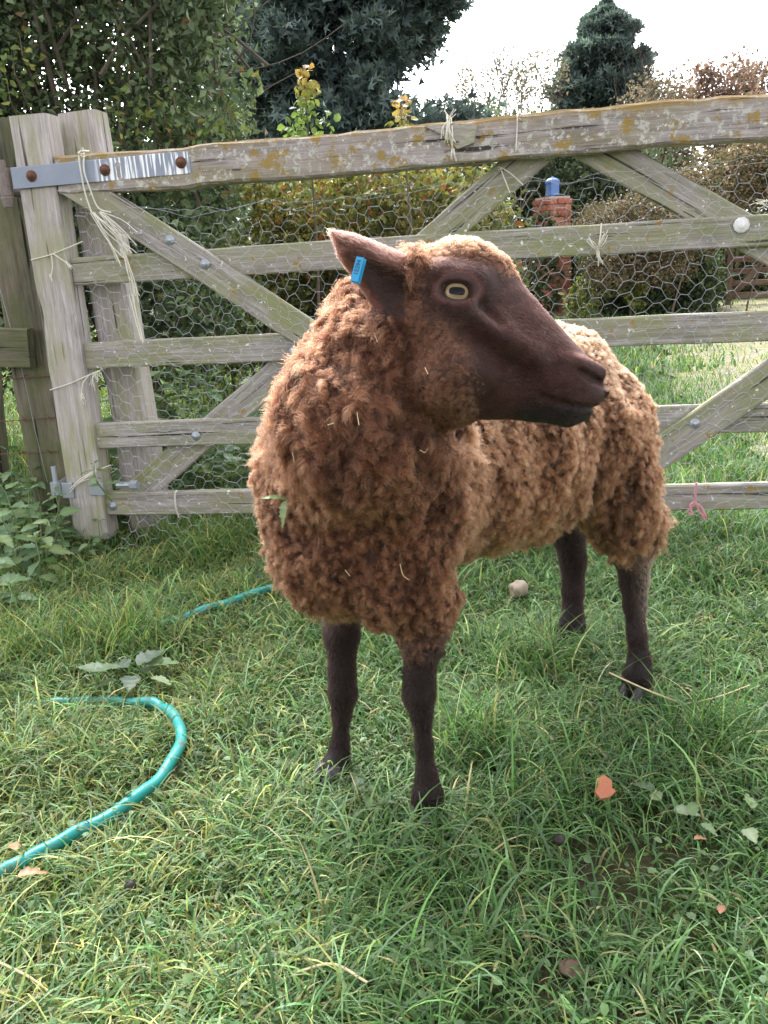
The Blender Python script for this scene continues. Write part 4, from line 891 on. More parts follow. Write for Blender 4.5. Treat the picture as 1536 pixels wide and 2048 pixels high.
# ---- hair
def hair_mat(name, rough=.55, rad=.7, ior=1.5):
    m, t = mat(name); n = N(t); a = n('Attribute', attribute_name='col').outputs['Color']; hi = n('HairInfo')
    rootc = n('Attribute', attribute_name='rootcol').outputs['Color']
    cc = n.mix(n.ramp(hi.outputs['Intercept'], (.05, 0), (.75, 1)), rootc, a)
    b = t.nodes.new('ShaderNodeBsdfHairPrincipled'); b.model = 'CHIANG'; b.parametrization = 'COLOR'
    n.set(b, 'Color', cc); b.inputs['Roughness'].default_value = rough; b.inputs['Radial Roughness'].default_value = rad
    b.inputs['IOR'].default_value = ior
    n.out(b.outputs[0]); return m
M_hair = hair_mat('wool_fibre', .6, .8, 1.4); M_fur = hair_mat('short_fur', .5, .6, 1.25)
def curves(name, P, R, col, rootcol, matl, parent):
    """P (S,K,3); R (K,) or (S,K)"""
    Sn, K = P.shape[:2]; c = bpy.data.hair_curves.new(name); c.add_curves([K] * Sn)
    c.attributes['position'].data.foreach_set('vector', np.ascontiguousarray(P, np.float32).ravel())
    r = c.attributes.get('radius') or c.attributes.new('radius', 'FLOAT', 'POINT')
    r.data.foreach_set('value', np.ascontiguousarray(np.broadcast_to(R, (Sn, K)), np.float32).ravel())
    for nm, cc in (('col', col), ('rootcol', rootcol)):
        a = c.attributes.new(nm, 'FLOAT_COLOR', 'CURVE'); c4 = np.ones((Sn, 4), np.float32); c4[:, :3] = cc; a.data.foreach_set('color', c4.ravel())
    c.materials.append(matl); o = bpy.data.objects.new(name, c); o.parent = parent; COL.objects.link(o); return o
TRI = np.concatenate([SQ[:, [0, 1, 2]], SQ[:, [0, 2, 3]]]); tarea = np.linalg.norm(np.cross(SVo[TRI[:, 1]] - SVo[TRI[:, 0]], SVo[TRI[:, 2]] - SVo[TRI[:, 0]]), axis=1) / 2
def sample(nS_, wv):
    """points on the skin; wv = weight per vertex"""
    w = tarea * wv[TRI].mean(1); cdf = np.cumsum(w); f = np.searchsorted(cdf, rng.random(nS_) * cdf[-1]); f = np.minimum(f, len(TRI) - 1)
    b = rng.random((nS_, 2)); sw = b.sum(1) > 1; b[sw] = 1 - b[sw]; b = np.c_[1 - b.sum(1), b]
    return (SVo[TRI[f]] * b[..., None]).sum(1), nrm((SN[TRI[f]] * b[..., None]).sum(1)), w.sum()
def thin(P, cell):
    k = np.floor(P / cell).astype(np.int64); k = k[:, 0] * 73856093 ^ k[:, 1] * 19349663 ^ k[:, 2] * 83492791
    return np.unique(k, return_index=True)[1]
def tangents(Nv):
    a = np.where(np.abs(Nv[:, 2:]) < .9, np.array([[0, 0, 1.0]]), np.array([[1.0, 0, 0]])); t1 = nrm(np.cross(Nv, a)); return t1, np.cross(Nv, t1)
def locks(P, Nv, cnt, rad, length, tipcol, rootcol, clump, droop, curl, K=6, radius=.00022, flow=None, jit=.25, shag=None):
    """cnt strands per lock; arrays per lock"""
    nL = len(P); t1, t2 = tangents(Nv); fl = np.zeros((nL, 3)) if flow is None else flow
    dirn = nrm(Nv * 1.0 + np.array([0, 0, -1.0]) * droop[:, None] + fl + rng.normal(0, jit, (nL, 3)))
    ph = rng.uniform(0, 6.28, nL); turns = rng.uniform(.7, 1.8, nL) * rng.choice([-1, 1], nL)
    rep = lambda a: np.repeat(a, cnt, axis=0)
    S_ = nL * cnt; rr = np.sqrt(rng.random(S_)) ; aa = rng.uniform(0, 6.28, S_)
    off = (rep(t1) * np.cos(aa)[:, None] + rep(t2) * np.sin(aa)[:, None]) * (rr * rep(rad))[:, None]
    Ln = rep(length) * rng.uniform(.7, 1.08, S_) * (1 - .25 * rr)
    D = nrm(rep(dirn) + rng.normal(0, .10, (S_, 3))); ph2 = rep(ph) + rng.normal(0, .5, S_); cl = rep(clump) * rng.uniform(.75, 1.1, S_)
    u1, u2 = tangents(D); out = np.empty((S_, K, 3), np.float32); base = rep(P) - rep(Nv) * .003; tn2 = rep(turns); cu = rep(curl)
    stray = rng.random(S_) < .16; cl = np.where(stray, cl * .2, cl); cu = np.where(stray, cu * 1.8, cu)
    crim = rng.uniform(0, 6.28, S_)
    for k in range(K):
        s_ = k / (K - 1); a = ph2 + tn2 * s_ * 6.28
        amp = cu * s_
        out[:, k] = base + off * (1 - cl * s_ ** .8)[:, None] + D * (Ln * s_)[:, None] + u1 * (np.cos(a) * amp)[:, None] + u2 * (np.sin(a) * amp)[:, None] - np.array([0, 0, 1]) * (Ln * .22 * s_ * s_)[:, None] + (u1 * np.sin(crim + s_ * 14)[:, None] * .0013)
    vary = (1 + rng.normal(0, .10, (nL, 1))); tc = rep(tipcol * vary) * (1 + rng.normal(0, .12, (S_, 1))); tc = np.clip(tc, .005, .9)
    Rk = radius * np.linspace(1.1, .55, K)
    return out, Rk, tc, rep(rootcol)
# main fleece: several generations of locks, from long ropes on the neck to tight crimp on the flank
cleft, cleft2 = Waves(.014, .034, 26, 31, (1, 1, .42)), Waves(.010, .022, 26, 32)
flowx, flowy = Waves(.03, .09, 16, 33), Waves(.03, .09, 16, 34)
wW = np.clip(wool + .3 * legS * (legS < .985) * (1 - headS), 0, 1) * (1 - headS * .999)
def fleece_set(nS_, cell, wv, lenf, radf, cnt, clump, curl, jit, droopf, radius, K=8):
    pp, pn, area = sample(nS_, wW * (wW > .12) * wv); ix = thin(pp, cell); pp, pn = pp[ix], pn[ix]; nL = len(pp)
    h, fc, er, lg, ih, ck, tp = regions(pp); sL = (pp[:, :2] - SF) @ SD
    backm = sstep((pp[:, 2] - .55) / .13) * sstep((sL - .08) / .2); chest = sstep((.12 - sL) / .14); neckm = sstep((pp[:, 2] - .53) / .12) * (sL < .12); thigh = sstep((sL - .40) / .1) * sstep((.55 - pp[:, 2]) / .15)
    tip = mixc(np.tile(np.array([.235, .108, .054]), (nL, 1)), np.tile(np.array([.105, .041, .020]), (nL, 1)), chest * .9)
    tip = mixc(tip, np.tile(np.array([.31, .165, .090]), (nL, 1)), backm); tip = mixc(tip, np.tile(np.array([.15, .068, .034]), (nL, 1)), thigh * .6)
    rim = sstep((pp[:, 0] * -1 - .10) / .12) * chest; tip = mixc(tip, np.tile(np.array([.19, .086, .044]), (nL, 1)), rim * .7)  # left edge of neck and chest lightened: rim light painted into the wool
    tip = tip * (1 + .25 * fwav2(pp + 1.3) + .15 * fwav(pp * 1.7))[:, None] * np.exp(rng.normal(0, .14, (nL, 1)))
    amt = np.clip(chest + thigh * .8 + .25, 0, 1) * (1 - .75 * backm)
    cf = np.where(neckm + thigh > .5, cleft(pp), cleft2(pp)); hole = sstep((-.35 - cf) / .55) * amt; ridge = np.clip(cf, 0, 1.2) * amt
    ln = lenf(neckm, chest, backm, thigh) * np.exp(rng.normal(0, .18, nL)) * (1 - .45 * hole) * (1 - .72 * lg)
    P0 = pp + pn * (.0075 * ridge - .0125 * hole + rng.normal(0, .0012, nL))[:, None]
    tip = tip * (1 - .62 * hole + .12 * ridge)[:, None]; tip = mixc(tip, np.tile(np.array([.05, .024, .016]), (nL, 1)), lg * .75)  # tips darkened in clefts, lightened on ridges: shade painted in; leg tone blended in
    t1, t2 = tangents(pn); flow = (t1 * flowx(pp)[:, None] + t2 * flowy(pp)[:, None]) * .45
    hidden = np.einsum('ij,ij->i', pn, nrm(CAM - pp)) < -.35; out = []
    for sel, c_, rs in ((~hidden, cnt, 1.0), (hidden, max(cnt // 2, 8), 1.6)):
        if not sel.any(): continue
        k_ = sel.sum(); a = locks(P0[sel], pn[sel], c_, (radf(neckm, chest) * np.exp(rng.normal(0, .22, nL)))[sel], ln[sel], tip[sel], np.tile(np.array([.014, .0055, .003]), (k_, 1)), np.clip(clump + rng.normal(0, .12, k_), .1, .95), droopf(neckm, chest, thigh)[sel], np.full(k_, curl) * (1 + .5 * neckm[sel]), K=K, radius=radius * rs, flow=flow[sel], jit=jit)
        out.append((a[0], np.broadcast_to(a[1], a[0].shape[:2]), a[2], a[3]))
    return [np.concatenate(q) for q in zip(*out)]
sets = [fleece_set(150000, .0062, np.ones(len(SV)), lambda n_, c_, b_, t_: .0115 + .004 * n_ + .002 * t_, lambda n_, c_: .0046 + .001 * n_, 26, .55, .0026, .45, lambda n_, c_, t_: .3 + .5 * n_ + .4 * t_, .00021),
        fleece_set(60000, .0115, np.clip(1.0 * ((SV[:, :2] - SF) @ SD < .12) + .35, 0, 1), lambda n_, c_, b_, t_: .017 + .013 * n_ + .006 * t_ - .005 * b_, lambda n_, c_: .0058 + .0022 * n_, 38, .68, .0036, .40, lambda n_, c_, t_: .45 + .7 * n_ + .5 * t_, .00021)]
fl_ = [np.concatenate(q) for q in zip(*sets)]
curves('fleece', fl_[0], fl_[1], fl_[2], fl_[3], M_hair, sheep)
# shaggy locks hanging at the hem of the fleece
# head wool (poll, cheek, ear base)
wH = headS * np.clip(1 - faceS, 0, 1) * (1 - earS); pp, pn, area = sample(26000, wH); ix = thin(pp, .0062); pp, pn = pp[ix], pn[ix]
h, fc, er, lg, ih, ck, tp = regions(pp); nL = len(pp)
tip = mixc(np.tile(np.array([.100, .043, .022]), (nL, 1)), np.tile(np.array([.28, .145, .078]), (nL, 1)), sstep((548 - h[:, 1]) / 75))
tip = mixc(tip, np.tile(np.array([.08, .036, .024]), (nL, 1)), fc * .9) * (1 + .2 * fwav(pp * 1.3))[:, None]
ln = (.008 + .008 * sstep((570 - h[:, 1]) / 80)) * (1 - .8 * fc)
HB = -(rt * hT[0] - up * hT[1])
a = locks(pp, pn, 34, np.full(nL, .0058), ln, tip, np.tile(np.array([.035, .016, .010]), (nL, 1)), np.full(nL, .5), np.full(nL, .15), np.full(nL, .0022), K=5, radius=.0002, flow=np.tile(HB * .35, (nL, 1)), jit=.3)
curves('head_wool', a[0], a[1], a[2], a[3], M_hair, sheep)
# short fur on face, ears and legs
wF = np.clip(faceS * headS + earS * (1 - .85 * earin), 0, 1) * (1 - lidm) * (1 - .8 * pinkm) ; pp, pn, area = sample(120000, wF); h, fc, er, lg, ih, ck, tp = regions(pp); nF = len(pp)
fl = np.tile(HB, (nF, 1)) * 1.3 - up * .25
dirn = nrm(pn * .55 + fl + rng.normal(0, .22, (nF, 3))); L = .0052 * rng.uniform(.5, 1.3, nF) * (1 - .4 * sstep((h[:, 0] - 1090) / 80)) * np.where(er > .5, 1.5, 1)
K = 4; ss = np.linspace(0, 1, K); P_ = pp[:, None] + dirn[:, None] * (L[:, None] * ss)[..., None] - pn[:, None] * (L[:, None] * .25 * ss ** 2)[..., None]
cF = np.tile(np.array([.046, .019, .0145]), (nF, 1)); cF = mixc(cF, np.tile(np.array([.13, .055, .030]), (nF, 1)), np.clip((1 - fc) * 1.0, 0, 1) * (1 - er)); cF = mixc(cF, np.tile(np.array([.10, .045, .032]), (nF, 1)), er)
lipf = sstep((h[:, 1] - 812) / 14) * (h[:, 0] > 1030); cF = mixc(cF, np.tile(np.array([.02, .015, .016]), (nF, 1)), lipf * .9)
brow = sstep((24 - np.abs(np.hypot((h[:, 0] - 905) / 1.3, h[:, 1] - 606) - 52)) / 16); cF = mixc(cF, np.tile(np.array([.035, .019, .017]), (nF, 1)), brow * .7)
cF *= (1 + .30 * fwav(pp * 1.2) + .2 * fwav3(pp))[:, None] * np.exp(rng.normal(0, .38, (nF, 1)))
curves('face_fur', P_, np.array([.00019, .00017, .00013, .00006]), cF, cF * .7, M_fur, sheep)
wLg = legS * (SV[:, 2] > .03); pp, pn, area = sample(90000, wLg); nF = len(pp); s_ = (pp[:, :2] - SF) @ SD
dirn = nrm(pn * .6 + np.array([0, 0, -1.2]) + rng.normal(0, .25, (nF, 3))); L = (.0055 + .006 * sstep((pp[:, 2] - .24) / .1)) * rng.uniform(.6, 1.2, nF)
P_ = pp[:, None] + dirn[:, None] * (L[:, None] * ss)[..., None]
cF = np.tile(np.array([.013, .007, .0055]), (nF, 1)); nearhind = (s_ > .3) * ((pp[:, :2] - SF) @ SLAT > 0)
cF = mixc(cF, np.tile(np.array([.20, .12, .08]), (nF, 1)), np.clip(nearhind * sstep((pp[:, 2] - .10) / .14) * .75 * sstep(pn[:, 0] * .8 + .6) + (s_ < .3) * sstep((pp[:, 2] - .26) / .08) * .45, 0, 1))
cF *= (1 + .25 * fwav(pp * 1.2))[:, None] * rng.uniform(.6, 1.5, (nF, 1))
curves('leg_fur', P_, np.array([.00022, .0002, .00015, .00006]), cF, cF * .6, M_fur, sheep)

# eyes
m, t = mat('sheep_eye'); n = N(t); c = n('TexCoord').outputs['Object']; sp_ = n('SeparateXYZ', c)
def absn(x, div, p_):
    a = n('Math', x, operation='ABSOLUTE'); a = n('Math', a.outputs[0], div, operation='DIVIDE'); return n('Math', a.outputs[0], p_, operation='POWER').outputs[0]
px = absn(sp_.outputs[0], .0100, 3.4); py = absn(sp_.outputs[1], .0049, 3.0); pu = n('Math', px, py, operation='ADD').outputs[0]
pupil = n.ramp(pu, (.75, 1), (1.0, 0))
rad_ = n('Math', absn(sp_.outputs[0], .0150, 2), absn(sp_.outputs[1], .0118, 2), operation='ADD').outputs[0]
iris = n.mix(n.ramp(rad_, (.15, 0), (.62, 1)), (.15, .10, .05), (.32, .24, .125)); iris = n.mix(n.ramp(n.noise(c, 900, 3), (.35, 0), (.65, .55)), iris, (.20, .14, .07))
iris = n.mix(n.ramp(rad_, (.70, 0), (1.0, 1)), iris, (.03, .015, .01))
b = n.t.nodes.new('ShaderNodeBsdfPrincipled'); n.set(b, 'Base Color', n.mix(pupil, iris, (.004, .004, .006))); b.inputs['Roughness'].default_value = .05; n.set(b, 'Specular IOR Level', n.mix(pupil, (.5, .5, .5), (.12, .12, .12)))
n.out(b.outputs[0]); M_eye = m
bm = bmesh.new(); bmesh.ops.create_uvsphere(bm, u_segments=32, v_segments=20, radius=.0180); me_eye = bpy.data.meshes.new('eye'); bm.to_mesh(me_eye); bm.free()
for q in me_eye.polygons: q.use_smooth = True
me_eye.materials.append(M_eye)
hang = math.radians(-4)
for sg in (1, -1):
    ex_ = (rt * math.cos(hang) + up * math.sin(hang)); ez_ = -fw * sg; ey_ = np.cross(ez_, ex_)
    obj('eye', me_eye, sheep, frame_mat(h2w(905, 610, sg * (EYE_C - .0075)), ex_, ey_, ez_))
# hooves: two claws on each foot
M_hoof = simple('hoof_horn', (.045, .042, .045), .45, .4, 0, .4, 60, .3)
for Q in LEGS:
    ft = Q[-1]; fd = -np.array([SD[0], SD[1], 0]); fd = nrm(fd * .5 + nrm((Q[-1] - Q[-3]) * np.array([1, 1, 0])) * .5); sd_ = np.array([-fd[1], fd[0], 0]); g = Geo()
    for sg in (-1, 1):
        th = np.arange(10) * 2 * math.pi / 10; rings = []
        for z_, sx, fo in ((.0, 1.0, .012), (.006, 1.02, .011), (.02, .9, .004), (.034, .72, -.004), (.044, .4, -.006)):
            rings.append(np.c_[np.cos(th) * .026 * sx * (1 + .25 * (np.cos(th) > 0)) + fo, np.sin(th) * .0125 * sx + sg * .0125, np.full(10, z_)])
        V = np.concatenate(rings); V = ft * np.array([1, 1, 0]) + V[:, :1] * fd + V[:, 1:2] * sd_ + V[:, 2:] * UPZ
        i, j = np.meshgrid(np.arange(4), np.arange(10), indexing='ij'); j2 = (j + 1) % 10
        g.add(V, np.stack([i * 10 + j, i * 10 + j2, (i + 1) * 10 + j2, (i + 1) * 10 + j], -1).reshape(-1, 4)); g.F.setdefault(10, []).append((np.arange(10)[::-1] + g.n - 50)[None]); g.F[10].append((np.arange(40, 50) + g.n - 50)[None])
    obj('hoof', g.mesh('hoof', M_hoof, True), sheep)
# ear tag, a folded strip with its number
M_tag = simple('cyan_ear_tag', (.015, .22, .40), .4, .4, 0, .1, 60, .05)
tc0 = h2w(719, 578, .090); ty = nrm(up * .96 + rt * .24 + fw * .1); tx = nrm(rt * .9 - fw * .2); tx = nrm(tx - ty * (ty @ tx)); tz = np.cross(tx, ty)
bm = bmesh.new(); bmesh.ops.create_cube(bm, size=1); bmesh.ops.scale(bm, vec=(.0095, .030, .0018), verts=bm.verts); bmesh.ops.bevel(bm, geom=bm.edges[:], offset=.0006, segments=2)
me = bpy.data.meshes.new('ear_tag'); bm.to_mesh(me); bm.free(); me.materials.append(M_tag)
tagm = frame_mat(tc0, tx, ty, tz); et = obj('ear_tag', me, sheep, tagm); et['label'] = 'bright blue plastic ear tag with a printed number'
side = obj('tag_back', me, et, frame_mat(tc0 - tz * .005 + tx * .0015, nrm(tx + tz * .2), ty, nrm(np.cross(nrm(tx + tz * .2), ty))))
fc_ = bpy.data.curves.new('tag_number', 'FONT'); fc_.body = '15294'; fc_.size = .0075; fc_.align_x = 'CENTER'; fc_.align_y = 'CENTER'; fc_.extrude = .0001
fc_.materials.append(simple('tag_ink', (.01, .05, .10), .5)); ft_ = bpy.data.objects.new('t', fc_); COL.objects.link(ft_); bpy.context.view_layer.update(); tme = bpy.data.meshes.new_from_object(ft_.evaluated_get(bpy.context.evaluated_depsgraph_get())); bpy.data.objects.remove(ft_)
fo = obj('tag_number', tme, et, frame_mat(tc0 + tz * .0014 + ty * .002, ty, -tx, tz))
# ================================================================== HOSE AND SMALL THINGS ON THE GRASS
hp = [(-140, 1770, .035), (0, 1722, .04), (120, 1660, .042), (250, 1590, .044), (320, 1530, .046), (358, 1470, .048), (352, 1425, .046), (325, 1398, .042), (290, 1388, .036), (210, 1388, .016), (110, 1390, .028), (30, 1400, .012), (-60, 1395, .0), (-180, 1340, .0), (-120, 1290, -.01), (80, 1270, -.005), (240, 1258, .015), (320, 1238, .04), (430, 1198, .042), (540, 1165, .046), (700, 1125, .04), (900, 1095, .04), (1165, 1066, .05), (1300, 1060, .03), (1500, 1062, .005)]
g = Geo(); add_tube(g, spline([gnd(x, y, z) for x, y, z in hp], 220) - np.array([0, 0, .016]) + np.c_[np.zeros((220, 2)), -.006 * np.abs(np.sin(np.arange(220) * .22)) * np.abs(np.sin(np.arange(220) * .31))], .0105, 12)
tag(obj('garden_hose', g.mesh('garden_hose', M_hose, True)), 'teal green garden hose curling through the grass', 'hose')
def blob(name, p, r, matl, label, cat, squash=.7, seed=0, sub=3, amp=.18, group=None):
    bm = bmesh.new(); bmesh.ops.create_icosphere(bm, subdivisions=sub, radius=r); wv = Waves(r * .6, r * 2.4, 14, seed)
    co = np.array([v.co[:] for v in bm.verts]); k_ = 1 + amp * wv(co + seed)
    for v, q in zip(bm.verts, k_): v.co = Vector((v.co.x * q, v.co.y * q, v.co.z * q * squash))
    me = bpy.data.meshes.new(name); bm.to_mesh(me); bm.free(); me.materials.append(matl)
    for q in me.polygons: q.use_smooth = True
    return tag(obj(name, me, None, Matrix.Translation(Vector([float(c_) for c_ in p]))), label, cat, group)
blob('stone', gnd(1038, 1200) + UPZ * .03, .024, simple('pale_stone', (.27, .225, .17), .9, .1, 0, .3, 80, .5), 'rounded pale stone lying in the grass behind the front legs', 'stone', .9, 3)
M_dung = simple('dung', (.02, .016, .012), .5, .3)
for i, (x, y) in enumerate([(267, 1815), (1118, 1722)]): blob('dropping', gnd(x, y) + UPZ * .035, .009, M_dung, 'small dark dropping lying in the grass', 'dropping', .85, 20 + i, 2, .1, 'droppings in the grass')
M_earth = simple('bare_earth', (.17, .115, .085), .95, .1, 0, .4, 60, .8)
for i, (x, y, r_, lab) in enumerate([(1150, 1955, .015, 'bare brown clod of earth in the grass below the orange fragment'), (690, 1970, .018, 'small brown clod of earth in the grass below the front hooves')]): blob('earth_clod', gnd(x, y) + UPZ * .010, r_, M_earth, lab, 'clod', .5, 30 + i, 4, .4)
# terracotta fragment
bm = bmesh.new(); vs = [bm.verts.new(q) for q in ((-.016, -.010, 0), (-.017, .003, .002), (-.006, .009, .004), (-.003, .017, .004), (.010, .015, .006), (.015, .002, .004), (.009, -.006, .002), (.011, -.013, 0), (-.003, -.015, -.002))]; f_ = bm.faces.new(vs); ex_ = bmesh.ops.extrude_face_region(bm, geom=[f_]); bmesh.ops.translate(bm, vec=(0, 0, .009), verts=[v for v in ex_['geom'] if isinstance(v, bmesh.types.BMVert)]); bmesh.ops.recalc_face_normals(bm, faces=bm.faces)
me = bpy.data.meshes.new('pot_fragment'); bm.to_mesh(me); bm.free(); me.materials.append(simple('terracotta', (.40, .155, .09), .85, .15, 0, .2, 60, .4))
tag(obj('terracotta_fragment', me, None, Matrix.Translation(Vector([float(c_) for c_ in gnd(1207, 1630) + UPZ * .045])) @ Matrix.Rotation(math.radians(38), 4, 'X') @ Matrix.Rotation(.5, 4, 'Z')), 'orange terracotta fragment lying in the grass', 'fragment')
def dead_leaf(x, y, col, lab, sc=.8, an=0.0, z=.05): 
    e = obj('dead_leaf', serrated('dead_leaf', .05, .03, col, 4, .25, .35), None, frame_mat(gnd(x, y) + UPZ * z, *(lambda a, b: (a * sc, b * sc, np.cross(a, b) * sc))(np.array([math.cos(an), math.sin(an), .1]), np.array([-math.sin(an), math.cos(an), 0])))); return tag(e, lab, 'leaf')
dead_leaf(128, 1140, (.30, .07, .04), 'small red dead leaf in the grass beside the nettles', .9, .8); dead_leaf(40, 1735, (.32, .20, .11), 'brown dead leaf under the hose where it enters the grass', .7, 2.2, .03); dead_leaf(45, 1815, (.33, .19, .10), 'curled brown dead leaf in the grass just below the hose', .8, .4)
dead_leaf(1385, 1740, (.34, .16, .08), 'brown dead leaf beside the pale weed patch', .4, .2); dead_leaf(1436, 1895, (.30, .14, .08), 'reddish dead leaf in the short grass below the pale weed', .45, 1.0)
def straw(P, lab, r_=.0014):
    g = Geo(); add_tube(g, spline([gnd(x, y, z) for x, y, z in P], 16), r_, 5); tag(obj('dry_straw', g.mesh('dry_straw', M_straw)), lab, 'straw')
straw([(1218, 1345, .10), (1290, 1378, .085), (1352, 1402, .07)], 'straight pale dry stem leaning across the near hind hoof', .0016)
straw([(1352, 1412, .04), (1430, 1395, .075), (1500, 1370, .08)], 'thin arched dry stem in the grass beside the near hind hoof', .0010)
straw([(590, 1945, .05), (665, 1928, .06), (735, 1965, .05)], 'bent dry straw lying in the grass under the front hooves', .0017)
straw([(0, 1925, .06), (60, 1955, .05), (100, 1985, .04)], 'pale dry straw lying in the grass far from the sheep', .0014)
# bits caught in the fleece
from mathutils.bvhtree import BVHTree
bvh = BVHTree.FromPolygons([tuple(q) for q in SVo.tolist()], SQ.tolist())
def on_fleece(x, y, off=.018):
    d = ray(x, y); hit = bvh.ray_cast(Vector(CAM), Vector(nrm(d))); return np.array(hit[0]) - nrm(d) * off if hit[0] is not None else None
cl_ = on_fleece(575, 1000, .024)
if cl_ is not None:
    lf = empty('caught_leaf', cl_, 'small green leaf stuck in the chest wool', 'leaf')
    for a_, sc in ((2.8, .42), (4.3, .45), (5.6, .4)): leaf_obj(lf, cl_, (math.cos(a_), -.15, math.sin(a_)), NET[3], sc)
for P in ([(714, 825), (716, 838), (718, 850)], [(748, 666), (752, 676), (755, 684)], [(800, 1128), (806, 1150), (818, 1160)], [(585, 905), (588, 925), (583, 948)], [(850, 735), (856, 748)], [(840, 900), (850, 905), (856, 896)], [(690, 1140), (700, 1152)], [(655, 850), (668, 846)]):
    Q = [on_fleece(*q, .023) for q in P]
    if any(q is None for q in Q): continue
    g = Geo(); add_tube(g, spline(Q, 8), .00055, 4); tag(obj('straw_bit', g.mesh('straw_bit', M_straw)), 'tiny pale straw bit caught in the brown fleece', 'straw', 'straw bits caught in the fleece')

# ================================================================== GRASS
def blades(name, P, L, Wd, col, label, K=4, lean=(.25, 1.1), cat='grass', curl=1.0):
    n_ = len(P); az = rng.uniform(0, 6.28, n_); th = rng.uniform(lean[0], lean[1], n_); d = np.stack([np.cos(az), np.sin(az), np.zeros(n_)], -1); tw = rng.normal(0, .7, n_)
    sd_ = np.stack([-np.sin(az + tw), np.cos(az + tw), np.zeros(n_)], -1); bend = rng.uniform(.2, 1.5, n_) * curl; V = []; pos = P.copy(); ang = th * .45
    for k in range(K + 1):
        f = k / K; w = Wd * (1 - f ** 1.6) * (.75 + .5 * f * (1 - f) * 2)
        if k < K: V += [pos + sd_ * w[:, None] * .5, pos - sd_ * w[:, None] * .5]
        else: V += [pos]
        st = L / K; pos = pos + d * (np.sin(ang) * st)[:, None] + UPZ * (np.cos(ang) * st)[:, None]; ang = np.minimum(ang + bend / K + th * .25, 2.2)
    k2 = 2 * K + 1; V = np.stack(V, 1).reshape(-1, 3); F4 = [[2 * k, 2 * k + 1, 2 * k + 3, 2 * k + 2] for k in range(K - 1)]; F3 = [[2 * K - 2, 2 * K - 1, 2 * K]]
    b_ = np.arange(n_)[:, None, None] * k2
    fade = np.repeat(np.linspace(.75, 1.12, K + 1), 2)[:k2]; cc = (col[:, None] * np.ones((1, k2, 1))).reshape(-1, 3)
    V[:, 2] = np.maximum(V[:, 2], ground_z(V[:, 0], V[:, 1]) + .002)
    me = mesh_np(name, V, [(b_ + np.array(F4)).reshape(-1, 4), (b_ + np.array(F3)).reshape(-1, 3)], M_grass, cc)
    return tag(obj(name, me), label, cat, kind='stuff')
patch, patch2 = Waves(.25, .9, 20, 51), Waves(.08, .25, 20, 52)
def gcol(P, n_):
    G1 = np.array([(.085, .185, .052), (.115, .23, .065), (.155, .265, .085), (.06, .14, .045), (.155, .255, .125), (.23, .29, .095), (.42, .36, .18)]); base_w = np.array([4, 4, 3, 3, 2.6, 1.2, .6])
    c_ = G1[rng.choice(7, n_, p=base_w / base_w.sum())]; Q = np.c_[P[:, :2], np.zeros(n_)]
    lush = sstep(.5 + .45 * patch(Q)); sunny = sstep((.05 - P[:, 0]) / .5) * .7 + .25 * lush  # more yellow blades towards the left: sunlight painted into the grass colour
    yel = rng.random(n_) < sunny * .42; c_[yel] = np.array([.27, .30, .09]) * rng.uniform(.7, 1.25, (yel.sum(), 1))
    return np.clip(c_ * np.exp(rng.normal(-.10, .36, (n_, 1))), .01, .7)
def scatter(n_, x, y, keep=None):
    X_, Y_ = x(n_), y(n_); P = np.c_[X_, Y_, ground_z(X_, Y_)]; Q = np.c_[X_, Y_, np.zeros(n_)]
    ok = rng.random(n_) < np.clip(.78 + .35 * patch(Q) + .28 * patch2(Q), .12, 1)
    if keep is not None: ok &= keep(P)
    return P[ok]
# near sward: density falls with distance as the picture needs
def wedge(n_, y0, y1, m0=.30, sl_=.50, pw=1.0):
    Y_ = y0 + (y1 - y0) * rng.random(n_) ** pw; hw_ = m0 + sl_ * Y_; return rng.uniform(-1, 1, n_) * hw_ + .03 * Y_, Y_
def field(n_, y0, y1, Lr, Wr, label, K=4, lean=(.35, 1.15), keep=None, pw=1.0, m0=.3, name='grass'):
    X_, Y_ = wedge(n_, y0, y1, m0, .50, pw); P = scatter(n_, lambda k: X_, lambda k: Y_, keep); n2 = len(P)
    tuft = 1 + .35 * np.clip(patch(np.c_[P[:, :2] * 1.4, np.zeros(n2)]), -1, 1.2)
    return blades(name, P, rng.uniform(*Lr, n2) * tuft, rng.uniform(*Wr, n2), gcol(P, n2), label, K, lean)
offg = lambda P: rng.random(len(P)) > on_gravel(P[:, 0], P[:, 1]) * .86
field(68000, .45, 1.7, (.035, .090), (.0028, .0062), 'tangled green grass round the sheep', 5, (.5, 1.35), name='lawn_grass')
field(70000, 1.7, 2.95, (.035, .085), (.0034, .0066), 'tangled green grass in front of the gate', 4, (.45, 1.3), name='lawn_grass')
field(7000, .5, 2.9, (.09, .16), (.0034, .0058), 'long arching grass blades in the sward', 6, (.5, 1.1), name='long_grass')
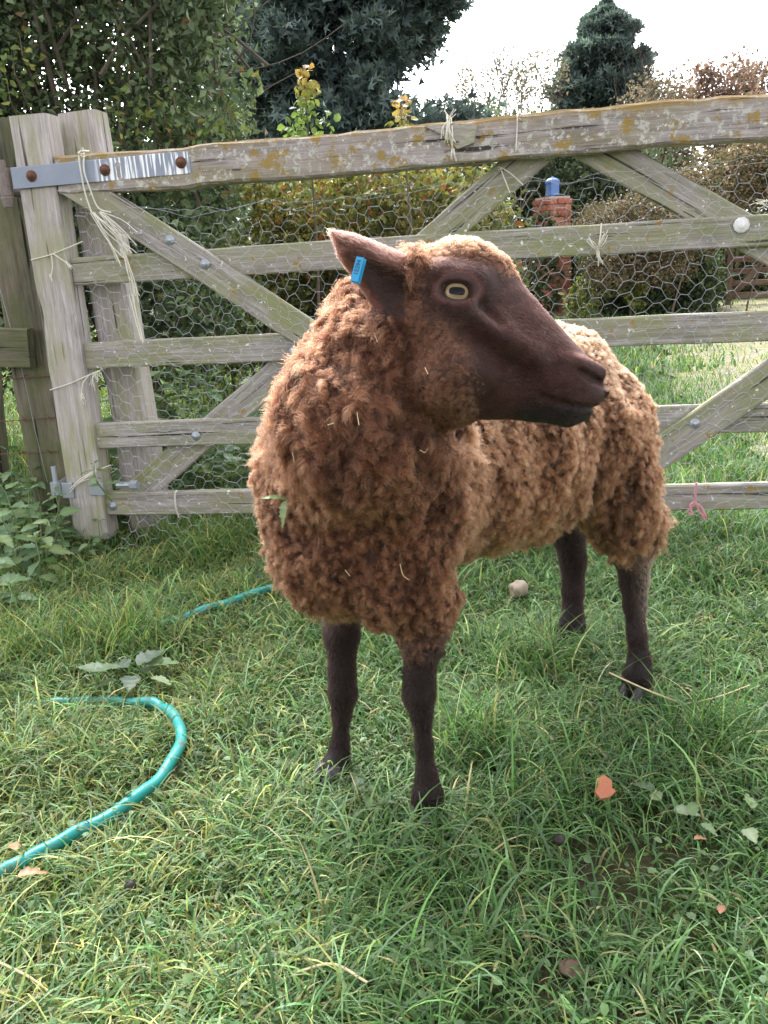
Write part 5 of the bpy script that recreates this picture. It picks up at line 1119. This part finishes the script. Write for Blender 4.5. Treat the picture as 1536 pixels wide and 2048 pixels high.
field(15000, .5, 2.9, (.03, .08), (.0016, .003), 'dry yellow thatch between the green blades', 3, (.9, 1.5), name='thatch')
th_o = bpy.data.objects['thatch']; ca = th_o.data.attributes['col']; nv_ = len(th_o.data.vertices); kk = nv_ // 7
cc = np.ones((kk, 7, 4), np.float32); cc[..., :3] = (np.array([.22, .21, .09]) * rng.uniform(.55, 1.4, (kk, 1)) + np.array([0, .03, 0]) * rng.random((kk, 1)))[:, None]; ca.data.foreach_set('color', cc.ravel())
# tussocks by the gate foot
Pt = []
for (x, y, r_, k_) in ((470, 1085, .10, 500), (430, 1110, .10, 420), (250, 1290, .12, 420), (1450, 1070, .14, 520), (1340, 1060, .10, 350), (360, 1080, .09, 300), (1060, 1340, .10, 300), (960, 1500, .09, 300), (1420, 1500, .10, 300), (60, 1300, .12, 350), (700, 1095, .1, 300), (1230, 1080, .1, 300)):
    c0 = gnd(x, y); q = c0 + np.c_[rng.normal(0, r_ * .5, (k_, 2)), np.zeros(k_)]; q[:, 2] = ground_z(q[:, 0], q[:, 1]); Pt.append(q)
Pt = np.concatenate(Pt); blades('tussock_grass', Pt, rng.uniform(.09, .19, len(Pt)), rng.uniform(.0026, .0045, len(Pt)), gcol(Pt, len(Pt)) * np.array([.95, 1, .9]), 'longer tussocks of grass along the gate foot', 6, (.2, .8))
# beyond the gate
field(60000, 2.95, 6.0, (.05, .13), (.004, .008), 'lush grass just beyond the gate', 3, (.25, .9), offg, 1.2, .4, name='verge_grass')
field(50000, 6.0, 16.0, (.05, .12), (.010, .02), 'grass verge along the gravel drive', 2, (.3, .9), offg, 1.3, .5, name='verge_grass')
# clover and small round leaves
P = scatter(600, lambda k: rng.uniform(-.7, .7, k), lambda k: rng.uniform(.7, 1.5, k)); P[:, 2] += rng.uniform(.02, .05, len(P))
tag(obj('clover', leaf_cloud('clover', P, rng.uniform(.008, .015, len(P)), pal(len(P), [(.09, .16, .06), (.13, .21, .08)], [1, 1]), upw=2.5, aspect=.95, hexa=True)), 'small round clover leaves among the grass', 'clover', kind='stuff')
